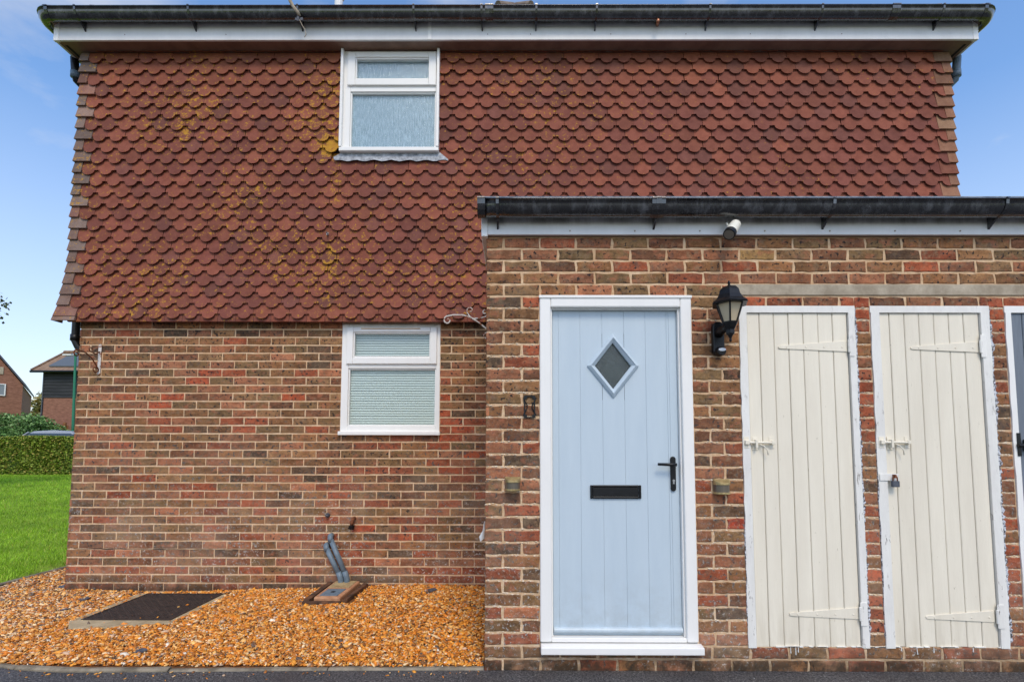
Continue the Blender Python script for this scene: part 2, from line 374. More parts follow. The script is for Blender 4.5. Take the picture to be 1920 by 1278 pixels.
# ------------------------------------------------------------------ ground
def terrain(x, y):
    d = max(0.0, y - 6.0)
    return min(d * 0.033, 0.42) + max(0.0, min((y - 18.0) * 0.02, 0.25))
mb = MB()
xs = [-600, -200, -80, -45, -30, -24, -20, -16, -12, -9, -7, -5.2, -4.95, 4.9, 30, 200, 600]
ys = [-600, -100, -20, 3, 4.4, 5, 6, 8, 10, 12, 14, 16, 18, 20, 22, 26, 31, 40, 80, 200, 900]
vs = [(x, y, terrain(x, y) - (0.03 if x > -4.99 or y < 4.45 else 0.0)) for y in ys for x in xs]
nx = len(xs)
fs = [(j*nx+i, j*nx+i+1, (j+1)*nx+i+1, (j+1)*nx+i) for j in range(len(ys)-1) for i in range(nx-1)]
mb.add(vs, fs)
def lawn_mat():
    m_ = mat('lawn_soil', (1,1,1,1), 0.9, spec=0.2); g = G(m_); x = g.xyz()
    t = g.ramp(g.noise(1.6, 6, 0.65), 0.35, 0.7, c(98, 132, 24), c(142, 172, 48))
    e = g.math('MULTIPLY', g.mapr(x['X'], -5.25, -4.95), g.ramp(g.noise(4, 4, 0.7), 0.40, 0.58))
    g.col(g.mix(e, t, g.ramp(g.noise(50, 4, 0.7), 0.35, 0.7, c(92, 78, 48), c(140, 118, 78)))); g.bump(g.noise(60, 4), 0.6, 0.006); return m_
M['lawn'] = lawn_mat()
build(mb, 'ground', M['lawn'], kind='structure')

def asphalt():
    m_ = mat('asphalt', (1,1,1,1), 0.7, spec=0.4); g = G(m_)
    t = g.ramp(g.noise(75, 4, 0.85), 0.42, 0.60, c(34, 34, 36), c(112, 109, 108))
    t = g.mix(g.ramp(g.noise(105, 2, 0.6), 0.60, 0.64), t, c(150, 146, 140))
    t = g.mix(g.ramp(g.noise(2.5, 4, 0.6), 0.4, 0.7), t, g.mix(1.0, t, (0.7, 0.7, 0.72, 1), 'MULTIPLY'))
    x = g.xyz()
    drips = g.math('MULTIPLY', g.ramp(g.noise(60, 3, 0.7), 0.70, 0.73), g.math('MULTIPLY', g.mapr(x['X'], 1.0, 1.6), g.mapr(x['Y'], 2.6, 2.9)))
    g.col(g.mix(drips, t, c(210, 208, 204))); g.rough(g.ramp(g.noise(6, 4), 0.4, 0.7, (0.45,)*3+(1,), (0.8,)*3+(1,)))
    g.bump(g.noise(140, 3, 0.8), 1.0, 0.006); return m_
M['asphalt'] = asphalt()
KERB = [(-0.172, 2.998), (-1.2, 2.985), (-2.2, 2.958), (-2.62, 2.952), (-2.9, 2.975), (-3.15, 3.045), (-3.5, 3.2), (-3.95, 3.5), (-4.4, 3.95), (-4.72, 4.45), (-4.83, 4.9)]
road_poly = [(6.5, DP + 0.02), (-0.165, DP + 0.02)] + [(x, y) for x, y in KERB[:-1]] + [(-4.9, 4.43), (-25, 4.43), (-25, -30), (25, -30), (25, DP + 0.02)]
mb = MB(); mb.add([(x, y, 0.0) for x, y in road_poly], [tuple(range(len(road_poly)))])
build(mb, 'driveway', M['asphalt'], kind='structure')
# loose asphalt chippings and paint specks along the foot of the doors
mb = MB()
for k in range(500):
    x = rnd.uniform(-3, 3.4); y = rnd.uniform(2.3, 2.93); s = rnd.uniform(0.002, 0.005)
    mb.cur = rnd.choice([(0.05,0.05,0.055),(0.12,0.11,0.11),(0.03,0.03,0.03)]) if x < 1.2 or rnd.random() < 0.8 else (0.65,0.64,0.62)
    mb.add([(x-s, y, 0), (x, y-s, 0), (x+s, y, 0), (x, y+s, 0), (x, y, s)], [(0,1,4),(1,2,4),(2,3,4),(3,0,4)])
o = build(mb, 'asphalt_grit', M['stone'], kind='stuff'); tag(o, 'loose grit and chippings scattered over the asphalt along the walls', 'grit')

# gravel bed
def sstep(t): t = max(0.0, min(1.0, t)); return t*t*(3-2*t)
def bed(x, y):
    z = 0.012 + 0.055 * sstep((x + 3.3) / 2.6) * sstep((y - 3.1) / 1.25)
    return z + 0.010 * math.sin(3.1*x + 1.7*y) * math.sin(2.3*y - 1.1*x) * sstep((y - 3.1) / 0.3)
def kerb_y(x):
    for (xa, ya), (xb, yb) in zip(KERB[:-1], KERB[1:]):
        if xb <= x <= xa: return ya + (yb-ya)*(x-xa)/(xb-xa)
    return 5.0
mb = MB(); gx = [-4.83 + 0.1*i for i in range(47)] + [-0.172]
rows = 18
for x in gx:
    y0 = kerb_y(x) + 0.012; y1 = 8.0 if x < -4.06 else DM + 0.01
    for j in range(rows):
        y = y0 + (y1-y0)*j/(rows-1); mb.v.append((x, y, bed(x, min(y, 5)) - 0.006))
mb.f = [(i*rows+j, (i+1)*rows+j, (i+1)*rows+j+1, i*rows+j+1) for i in range(len(gx)-1) for j in range(rows-1)]
M['gravelbed'] = simple_noise_mat('gravel_bed', c(70, 46, 26), c(150, 96, 48), 60, 0.9, 0.8)
build(mb, 'gravel_bed', M['gravelbed'], kind='structure')
# individual stones as one mesh
rs = np.random.RandomState(3)
phi = (1 + 5**0.5) / 2
ico = np.array([(-1,phi,0),(1,phi,0),(-1,-phi,0),(1,-phi,0),(0,-1,phi),(0,1,phi),(0,-1,-phi),(0,1,-phi),(phi,0,-1),(phi,0,1),(-phi,0,-1),(-phi,0,1)]) / 1.902
icf = np.array([(0,11,5),(0,5,1),(0,1,7),(0,7,10),(0,10,11),(1,5,9),(5,11,4),(11,10,2),(10,7,6),(7,1,8),(3,9,4),(3,4,2),(3,2,6),(3,6,8),(3,8,9),(4,9,5),(2,4,11),(6,2,10),(8,6,7),(9,8,1)])
pts = []
MH = (-3.30, -2.49, 3.60, 4.43)           # manhole surround kept clear
def blocked(x, y):
    yf = 3.560 + 0.10*(x + 3.2) + 0.010*math.sin(x*33)
    if -3.218 < x < -2.492 + 0.010*math.sin(y*40) and yf < y < MH[3] and x - (-3.218) > (3.735 - y)*0.2: return rnd.random() > 0.005
    return -1.72 < x < -1.30 and 4.055 < y < 4.52 and rnd.random() > 0.015
def scatter(n, xa, xb, yfun, ya_max):
    k = 0
    while k < n:
        x = rnd.uniform(xa, xb); ya = kerb_y(x) + 0.008; yb = ya_max
        y = rnd.uniform(3.0, yb)
        if y < ya: continue
        k += 1
        if blocked(x, y): continue
        pts.append((x, y))
scatter(62000, -4.06, -0.18, None, DM)
scatter(14000, -4.82, -4.06, None, 6.6)
n_in = len(pts)
for k in range(90):
    x = rnd.uniform(-3.6, -0.1); pts.append((x, kerb_y(x) - 0.028 - abs(rnd.gauss(0, 0.04))))
n = len(pts); P = np.array(pts)
size = rs.lognormal(math.log(0.0072), 0.40, n).clip(0.004, 0.023)
size[n_in:] *= 0.75
ax = np.stack([size*rs.uniform(1.0,1.8,n), size*rs.uniform(0.6,0.95,n), size*rs.uniform(0.35,0.62,n)], 1)
V = ico[None] * (1 + rs.uniform(-0.24, 0.24, (n, 12, 1))) * ax[:, None, :]
tl = rs.normal(0, 0.45, n); ct, st = np.cos(tl), np.sin(tl)
V = np.stack([V[...,0]*ct[:,None] + V[...,2]*st[:,None], V[...,1], -V[...,0]*st[:,None] + V[...,2]*ct[:,None]], -1)
th = rs.uniform(0, 6.28, n); ct, st = np.cos(th), np.sin(th)
V = np.stack([V[...,0]*ct[:,None] - V[...,1]*st[:,None], V[...,0]*st[:,None] + V[...,1]*ct[:,None], V[...,2]], -1)
zz = np.array([bed(x, min(y, 5)) for x, y in pts]) + rs.uniform(0.0, 0.011, n)
zz[n_in:] = 0.002
V += np.stack([P[:,0], P[:,1], zz], 1)[:, None, :]
palette = np.array([c(232,156,58)[:3], c(216,130,40)[:3], c(236,182,106)[:3], c(242,208,156)[:3], c(182,112,46)[:3], c(134,88,48)[:3], c(228,136,44)[:3], c(206,172,140)[:3], c(240,228,206)[:3], c(100,84,72)[:3]])
pick = rs.choice(10, n, p=[.20,.18,.13,.07,.14,.09,.09,.05,.012,.038])
left = (P[:,0] < -3.4) & (rs.rand(n) < 0.45)
pick[left] = rs.choice([2,3,7,4,9], left.sum())
Cc = palette[pick] * rs.uniform(0.8, 1.2, (n, 1))
me = bpy.data.meshes.new('gravel')
nv, nf = n*12, n*20
me.vertices.add(nv); me.vertices.foreach_set('co', V.reshape(-1).astype(np.float32))
F = (icf[None] + (np.arange(n)*12)[:, None, None]).reshape(-1).astype(np.int32)
me.loops.add(nf*3); me.loops.foreach_set('vertex_index', F)
me.polygons.add(nf); me.polygons.foreach_set('loop_start', np.arange(0, nf*3, 3, dtype=np.int32))
me.update(calc_edges=True)
at = me.color_attributes.new('tint', 'FLOAT_COLOR', 'POINT')
cc4 = np.ones((nv, 4), np.float32); cc4[:, :3] = np.repeat(Cc, 12, 0); at.data.foreach_set('color', cc4.ravel())
me.materials.append(M['stone'])
o = link('gravel', me); tag(o, 'orange and buff shingle filling the bed along the house wall', 'gravel', kind='stuff')

# concrete edging along the bed
kerb = link('kerb', None, None, (-2.4, 2.98, 0)); kerb['kind'] = 'structure'
def edging(path, wdt, z0, z1, parent, name, seg=0.92):
    P = [Vector((x, y, 0)) for x, y in path]; out = []
    acc = [0.0]
    for a, b in zip(P[:-1], P[1:]): acc.append(acc[-1] + (b-a).length)
    def at_(s):
        for i in range(len(P)-1):
            if s <= acc[i+1] or i == len(P)-2:
                t = (s-acc[i])/(acc[i+1]-acc[i]); return P[i].lerp(P[i+1], t), (P[i+1]-P[i]).normalized()
    s = 0.0
    while s < acc[-1] - 0.05:
        e = min(s + seg, acc[-1]); k = 6; vs = []
        dz = rnd.uniform(-0.006, 0.004)
        for i in range(k+1):
            p, d = at_(s + 0.004 + (e-s-0.008)*i/k)
            d2 = (at_(min(s+(e-s)*i/k+0.1, acc[-1]))[1] + at_(max(s+(e-s)*i/k-0.1, 0))[1]).normalized()
            nrm = Vector((-d2.y, d2.x, 0)); j = rnd.uniform(-0.003, 0.003)
            for off, z in ((wdt/2, z0), (wdt/2, z1+dz-0.008), (wdt/2-0.012, z1+dz), (-wdt/2+0.008, z1+dz+j), (-wdt/2, z1+dz-0.008), (-wdt/2, z0)):
                q = p + nrm*off; vs.append((q.x, q.y, z))
        fs = [(i*6+a, (i+1)*6+a, (i+1)*6+a+1, i*6+a+1) for i in range(k) for a in range(5)]
        fs += [(5,4,3,2,1,0), tuple(k*6+a for a in range(6))]
        b_ = MB(); b_.add(vs, fs); build(b_, name, M['kerb'], parent); s = e
edging(KERB, 0.042, -0.04, 0.014, kerb, 'kerb_stone')
edge = link('lawn_edging', None, None, (-4.85, 5.5, 0)); edge['kind'] = 'structure'
edging([(-4.845, 4.5), (-4.86, 6.2), (-4.87, 8.4)], 0.05, -0.04, 0.03, edge, 'edging_stone')

# grass blades on the lawn
n = 70000
gy = 4.55 + (rs.rand(n)**1.7) * 13.0
gxr = rs.uniform(-1.32, -0.72, n); gxx = gxr * gy
keep = (gxx < -4.90) & ((gxx < -5.0 - 0.12*np.sin(gy*5) - 0.06*np.sin(gy*13)) | (rs.rand(n) < 0.15)); gy, gxx = gy[keep], gxx[keep]; n = len(gy)
gz = np.array([terrain(a, b) for a, b in zip(gxx, gy)])
hgt = rs.uniform(0.02, 0.05, n) * (1 + 0.04*(gy-4.5)); wd = 0.0028*(1 + 0.16*(gy-4.5)); ang = rs.uniform(0, 6.28, n)
ln = rs.normal(0, 0.5, (n, 2)) * hgt[:, None]
dx, dy = np.cos(ang)*wd, np.sin(ang)*wd
V = np.stack([np.stack([gxx-dx, gy-dy, gz-0.004], 1), np.stack([gxx+dx, gy+dy, gz-0.004], 1), np.stack([gxx+ln[:,0], gy+ln[:,1], gz+hgt], 1)], 1)
def tri_mesh(name, V, cols, material):
    k, q = V.shape[0], V.shape[1]
    me = bpy.data.meshes.new(name); me.vertices.add(k*q); me.vertices.foreach_set('co', V.reshape(-1).astype(np.float32))
    me.loops.add(k*q); me.loops.foreach_set('vertex_index', np.arange(k*q, dtype=np.int32))
    me.polygons.add(k); me.polygons.foreach_set('loop_start', np.arange(0, k*q, q, dtype=np.int32)); me.update(calc_edges=True)
    at = me.color_attributes.new('tint', 'FLOAT_COLOR', 'POINT'); a4 = np.ones((k*q, 4), np.float32); a4[:, :3] = np.repeat(cols, q, 0)
    at.data.foreach_set('color', a4.ravel()); me.materials.append(material); return me
gp = np.array([c(138,180,42)[:3], c(122,162,36)[:3], c(156,190,68)[:3], c(168,168,80)[:3]])
gc = gp[rs.choice(4, n, p=[.4,.34,.2,.06])] * rs.uniform(0.72, 1.25, (n, 1)) * (1 + 0.22*np.sin(gxx*2.3 + 1.3*np.sin(gy*1.7)) * np.sin(gy*2.9))[:, None]
o = link('grass', tri_mesh('grass', V, gc, M['grass'])); tag(o, 'short bright green grass of the lawn beside the house', 'grass', kind='stuff')

# ------------------------------------------------------------------ bricks
BR = {}
def brick_data(wd, ragged):
    key = (round(wd*200), ragged, rnd.randrange(6))
    if key in BR: return BR[key]
    wd = key[0] / 200
    h = 0.0608 if ragged else 0.0625; j = 0.0036 if ragged else 0.0020; hx, hz_ = wd/2, h/2
    cx_ = [-hx + wd*q/5 for q in range(6)] if (ragged and wd > 0.15) else [-hx, -hx*0.33, hx*0.33, hx]
    ring = [(x, -hz_) for x in cx_] + [(hx, 0.0)] + [(x, hz_) for x in reversed(cx_)] + [(-hx, 0.0)]
    ring = [(x + rnd.uniform(-j, j), z + rnd.uniform(-j, j)) for x, z in ring]
    k = len(ring); ins = 0.0055 if ragged else 0.0035
    inner = [(x - math.copysign(ins, x) if abs(x) > hx*0.7 else x, z - math.copysign(ins, z) if abs(z) > hz_*0.5 else z) for x, z in ring]
    vs = [(x, 0.02, z) for x, z in ring] + [(x, 0.0022, z) for x, z in ring] + [(x, rnd.uniform(-0.0008, 0.0008), z) for x, z in inner]
    fs = [(a*k+i, a*k+(i+1) % k, (a+1)*k+(i+1) % k, (a+1)*k+i) for a in range(2) for i in range(k)] + [tuple(range(2*k, 3*k))]
    b = MB().add(vs, fs); BR[key] = b.mesh('brick', M['brick']); BR[key]['_n'] = 1
    return BR[key]
PAL = {'red': (154, 86, 62), 'orange': (168, 86, 58), 'pink': (160, 108, 82), 'brown': (138, 101, 70), 'olive': (128, 102, 72), 'dark': (98, 79, 64), 'plum': (128, 88, 66), 'tan': (150, 116, 84), 'yellow': (172, 138, 94)}
def brick_colour(weights):
    k = rnd.choices(list(weights), list(weights.values()))[0]
    r, g_, b = PAL[k]; f = rnd.uniform(0.88, 1.12)
    q = rnd.uniform(-4, 4); return c(min(255, r*f*1.035 + q), g_*f*1.0, b*f*0.94 - q*0.4)
def lay(parent, bricks, ragged, limit=300, rotz=0.0):
    """bricks: (x, y, z, width, colour). The ones nearest the camera become objects, the rest one joined part."""
    key = lambda b: (b[0]**2 + b[1]**2 + (b[2]-CAM_H)**2) + (1000 if b[5] else 0)
    bricks = sorted(bricks, key=key)
    joined = MB()
    for i, (x, y, z, wd, col_, hidden) in enumerate(bricks):
        me = brick_data(wd, ragged)
        rx, ry, rz = rnd.gauss(0, 0.004), rnd.gauss(0, 0.006), rotz + rnd.gauss(0, 0.004)
        if i < limit and not hidden:
            o_ = link('brick', me, parent, (x, y, z)); o_.rotation_euler = (rx, ry, rz); o_.color = col_
        else:
            mt = Matrix.Translation((x, y, z)) @ Matrix.Rotation(rotz, 4, 'Z') @ Matrix.Rotation(ry, 4, 'Y')
            joined.cur = col_[:3]
            joined.add([mt @ v.co for v in me.vertices], [tuple(p.vertices) for p in me.polygons])
    if joined.v: build(joined, 'brickwork', M['brick'], parent, kind='stuff')
def course(xa, xb, half, start=None):
    """brick centres and widths from xa to xb in stretcher bond"""
    out = []; x = xa if start is None else start; first = True
    while x < xb - 0.02:
        wd = 0.1005 if (first and half) else 0.213
        first = False
        a, b = max(x, xa), min(x + wd, xb)
        if b - a > 0.03: out.append(((a+b)/2 + rnd.uniform(-0.0015, 0.0015), b - a))
        x += wd + 0.012
    return out

# ------------------------------------------------------------------ the house
house = thing('house', 'two storey house with scalloped red tile hanging above mottled brickwork', 'house', (0, DM, 0))
W1 = (-1.602, -0.686, 1.432, 2.466)        # lower window opening
W2 = (-1.640, -0.724, 4.100, 5.112)        # upper window opening
HX0, HX1 = -4.062, 4.06
MY = DM + 0.0032
mb = MB()
mb.box(HX0+0.004, W1[0], MY, DM+0.12, -0.2, 2.6).box(W1[1], HX1, MY, DM+0.12, -0.2, 2.6)
mb.box(W1[0], W1[1], MY, DM+0.12, -0.2, W1[2]).box(W1[0], W1[1], MY, DM+0.12, W1[3], 2.6)
mb.box(HX0+0.004, HX1, DM+0.12, 12.6, -0.2, 5.2)
wall = build(mb, 'brick_wall', M['mortar'], house)
bricks = []
for i in range(-2, 34):
    zc = 2.378 - 0.075*i
    if zc < -0.06: break
    for xc, wd in course(HX0, 0.3, i % 2 == 0):
        pieces = [(xc - wd/2, xc + wd/2)]
        if W1[2] + 0.02 < zc < W1[3] + 0.03:
            q = []
            for a, b in pieces:
                if b <= W1[0] or a >= W1[1]: q.append((a, b))
                else:
                    if a < W1[0] - 0.02: q.append((a, W1[0] - 0.004))
                    if b > W1[1] + 0.02: q.append((W1[1] + 0.004, b))
            pieces = q
        for a, b in pieces:
            x = (a+b)/2
            t = max(0.0, min(1.0, (x + 3.6) / 3.0)); lowf = max(0.0, min(1.0, (2.2 - zc) / 2.0))
            if i >= 26:
                wts = dict(red=.10 + .35*t, orange=.02, pink=.26, brown=.22, olive=.12, dark=.10, plum=.22)
            else:
                wts = dict(red=.07 + .30*t*lowf, orange=.008 + .09*t*lowf, pink=.24, brown=.26, olive=.17, dark=.09, plum=.13, tan=.13)
            col_ = brick_colour(wts)
            for bx, bz in ((-3.22, 1.74), (-2.87, 1.965), (-0.5, 1.44), (-0.58, 1.59), (-1.3, .6)):
                if abs(x - bx) < 0.1 and abs(zc - bz) < 0.04: col_ = c(180, 88, 58)
            bricks.append((x, DM, zc, b - a, col_, x > -0.2 or zc > 2.5))
lay(wall, bricks, False)
# left flank, a strip of return bricks
flank = []
for i in range(0, 33):
    zc = 2.378 - 0.075*i
    for yc, wd in course(DM, DM + 3.0, i % 2 == 1):
        flank.append((HX0, yc, zc, wd, brick_colour(dict(red=.2, pink=.25, brown=.3, olive=.2, dark=.1)), True))
lay(wall, flank, False, 0, -math.pi/2)
# the crack in the mortar low on the wall
mb = MB(); px, pz = -4.0, 0.391
pts_ = []
while px < -0.2:
    pts_.append((px, pz + rnd.uniform(-0.003, 0.003) - (px+4)*0.003)); px += 0.06
for (xa, za), (xb, zb) in zip(pts_[:-1], pts_[1:]):
    h = rnd.uniform(0.0018, 0.0045)
    mb.add([(xa, DM+0.0022, za-h), (xb, DM+0.0022, zb-h), (xb, DM+0.0022, zb+h), (xa, DM+0.0022, za+h)], [(0,1,2,3)])
build(mb, 'mortar_crack', M['felt'], wall)

# tile hanging
TY = DM - 0.062
TX0, TX1 = -4.185, 4.180
ZR = [(0, 4.991), (6, 4.319), (12, 3.661), (18, 3.015), (23, 2.487)]
def row_z(i):
    if i < 0: return 4.991 + 0.112*(-i)
    for (a, za), (b, zb) in zip(ZR[:-1], ZR[1:]):
        if a <= i <= b: return za + (zb-za)*(i-a)/(b-a)
    return 2.487 - 0.105*(i-23)
def row_y(i): return TY - 0.052 * (max(0.0, (i-18)/5.0))**1.4
TT, TG = 0.0185, 0.109
mb = MB(); mb.box(-4.13, W2[0], DM-0.018, DM+0.12, 2.52, 5.2).box(W2[1], 4.12, DM-0.018, DM+0.12, 2.52, 5.2).box(W2[0], W2[1], DM-0.018, DM+0.12, 2.52, W2[2])
mb.box(-4.13, -4.06, DM+0.12, 12.6, 2.52, 5.2).box(4.06, 4.12, DM+0.12, 12.6, 2.52, 5.2)
hang = build(mb, 'tile_hanging', M['felt'], house)
def tile_outline(lo=None, hi=None, square=False, length=0.235, jit=0.0):
    wv = 0.0808
    if square: poly = [(-wv, 0.0), (wv, 0.0), (wv, length), (-wv, length)]
    else:
        arc = [(0.058*math.cos(math.pi + math.pi*k/8), 0.05 + 0.05*math.sin(math.pi + math.pi*k/8)) for k in range(9)]
        poly = [(-wv, length), (-wv, 0.05)] + [(x + rnd.uniform(-jit, jit), z + rnd.uniform(-jit, jit)) for x, z in arc] + [(wv, 0.05), (wv, length)]
    def clip(pl, sgn, b):
        out = []
        for (xa, za), (xb, zb) in zip(pl, pl[1:] + pl[:1]):
            ia, ib = sgn*(xa-b) >= 0, sgn*(xb-b) >= 0
            if ia: out.append((xa, za))
            if ia != ib:
                t = (b-xa)/(xb-xa); out.append((b, za + (zb-za)*t))
        return out
    if lo is not None: poly = clip(poly, 1, lo)
    if hi is not None: poly = clip(poly, -1, hi)
    return poly
TV = [MB().tile_prism(tile_outline(jit=0.0012), TT, 0.010).mesh('tile', M['tile']) for k in range(6)]
def tile_colour(x, z):
    f = rnd.uniform(0.92, 1.08); top = max(0.0, min(1.0, (z - 4.6)/0.4))
    r, g_, b = rnd.choices([(133, 76, 60), (126, 72, 60), (139, 80, 62), (119, 72, 62)], [4, 3, 2, 1])[0]
    return c(r*f + 6*top, g_*f + 6*top, b*f)
tiles = []
for i in range(-1, 25):
    z = row_z(i); y = row_y(i); a = math.atan((row_y(i-1) - y + TT + 0.001) / (row_z(i-1) - z))
    off = 0.0 if i % 2 == 0 else 0.082
    if i == 24: z = row_z(23) - 0.022; y = row_y(23) + TT + 0.003; a = 0.13; off = 0.082
    lo_e = TX0 + (0.078 if i % 2 == 0 else 0.157); hi_e = TX1 - (0.078 if i % 2 == 1 else 0.157)
    k = 0
    while True:
        xc = -4.198 + 0.164*k + off; k += 1
        if xc - 0.082 > hi_e: break
        lo = hi = None
        if xc + 0.03 < lo_e: continue
        if xc - 0.081 < lo_e: lo = lo_e - xc
        if xc + 0.081 > hi_e: hi = hi_e - xc
        if hi is not None and hi < -0.05: continue
        wl, wr = W2[0] - 0.004, W2[1] + 0.004
        if z > 3.99 - 0.03:                                     # round the upper window
            if z < 4.06:
                if wl - 0.03 < xc < wr + 0.03: continue
            elif wl < xc < wr:
                if xc - 0.081 < wl and xc - wl < 0.06: hi = wl - xc
                elif xc + 0.081 > wr and wr - xc < 0.06: lo = wr - xc
                else: continue
            elif xc <= wl < xc + 0.081: hi = wl - xc
            elif xc - 0.081 < wr <= xc: lo = wr - xc
        if z < 2.80 and xc > -0.10: continue                    # inside the outbuilding
        L_ = 0.235 if i > 0 else (5.108 - z)/math.cos(a)
        hidden = xc > -0.22 and z < 3.55
        tiles.append((xc, y, z, a, lo, hi, L_, i == 24, hidden))
tiles.sort(key=lambda t: (1e4 if t[8] else 0) + (1e3 if (t[4] is not None or t[5] is not None or t[6] != 0.235 or t[7]) else 0) + t[0]**2 + t[1]**2 + (t[2]-CAM_H)**2)
joined = MB(); cnt = 0
for (xc, y, z, a, lo, hi, L_, sq, hid) in tiles:
    col_ = tile_colour(xc, z)
    ry = rnd.gauss(0, 0.018); a2 = a + abs(rnd.gauss(0, 0.014))
    if cnt < 270 and not hid and lo is None and hi is None and L_ == 0.235 and not sq:
        o_ = link('tile', TV[rnd.randrange(6)], hang, (xc, y, z)); o_.rotation_euler = (-a2, ry, 0); o_.color = col_; cnt += 1
    else:
        t_ = MB().tile_prism(tile_outline(lo, hi, sq, L_, 0.0012), TT, 0.0 if sq else 0.010)
        mt = Matrix.Translation((xc, y, z)) @ Matrix.Rotation(-a2, 4, 'X') @ Matrix.Rotation(ry, 4, 'Y')
        joined.cur = col_[:3]; joined.add([mt @ Vector(v) for v in t_.v], t_.f)
build(joined, 'tile_courses', M['tile'], hang, kind='stuff')
# corner tiles, wrapping round both edges
def corner_tile(sgn, x_edge, i, wd):
    z = row_z(i) + (0.025 if sgn < 0 else 0.01); zt = min(z + 0.16, 5.106); y = row_y(i); kick = TY - y
    xo = x_edge + sgn*kick*0.8; b = TT + 0.002; h = zt - z
    ob = lambda u: -b*u/TG * 0.9
    vs = []
    for (u, zz_) in ((0, z), (h, zt)):
        d = ob(u)
        slope = kick*0.35*u/max(h, 0.01)
        xi = x_edge - sgn*(wd + 0.012)
        vs += [(xi, y - d + slope, zz_), (xo + sgn*d*0.55, y - d + slope, zz_), (xo + sgn*d*0.55, y + 0.11, zz_), (xo - sgn*0.011 + sgn*d*0.55, y + 0.11, zz_), (xo - sgn*0.011 + sgn*d*0.55, y + TT - d + slope, zz_), (xi, y + TT - d + slope, zz_)]
    fs = [(q, (q+1) % 6, (q+1) % 6 + 6, q+6) for q in range(6)] + [(5,4,3,2,1,0), (6,7,8,9,10,11)]
    b_ = MB().add(vs, fs); o_ = build(b_, 'corner_tile', M['tile'], hang)
    f = rnd.uniform(0.85, 1.15)
    if sgn > 0: col_ = rnd.choice([(150, 118, 92), (138, 100, 78), (128, 78, 60)])
    else: col_ = rnd.choice([(132, 110, 100), (134, 98, 86), (122, 106, 98)])
    o_.color = c(col_[0]*f, col_[1]*f, col_[2]*f)
for i in range(0, 24):
    corner_tile(-1, TX0, i, 0.075 if i % 2 == 0 else 0.155)
    if row_z(i) > 2.85: corner_tile(1, TX1, i, 0.155 if i % 2 == 0 else 0.075)
corner_tile(-1, TX0 - 0.004, 23.4, 0.155)
# lead apron below the upper window
poly = [(-1.71, 4.055), (-1.705, 4.03)]
k = 46
for j in range(k+1):
    x = -1.69 + (1.065)*j/k
    poly.append((x, 4.016 + 0.008*math.cos((x + 1.656)*2*math.pi/0.164) + rnd.uniform(-0.002, 0.002)))
poly += [(-0.625, 4.03), (-0.70, 4.10), (-1.64, 4.10)]
mb = MB(); n_ = len(poly)
yv = lambda z: row_y(9) - 0.006 + (z - 3.99)*0.16
mb.add([(x, yv(z), z) for x, z in poly] + [(x, yv(z) + 0.004, z) for x, z in poly], [tuple(range(n_)), tuple(range(2*n_-1, n_-1, -1))] + [(i, i+n_, (i+1) % n_ + n_, (i+1) % n_) for i in range(n_)])
build(mb, 'lead_flashing', M['lead'], hang)

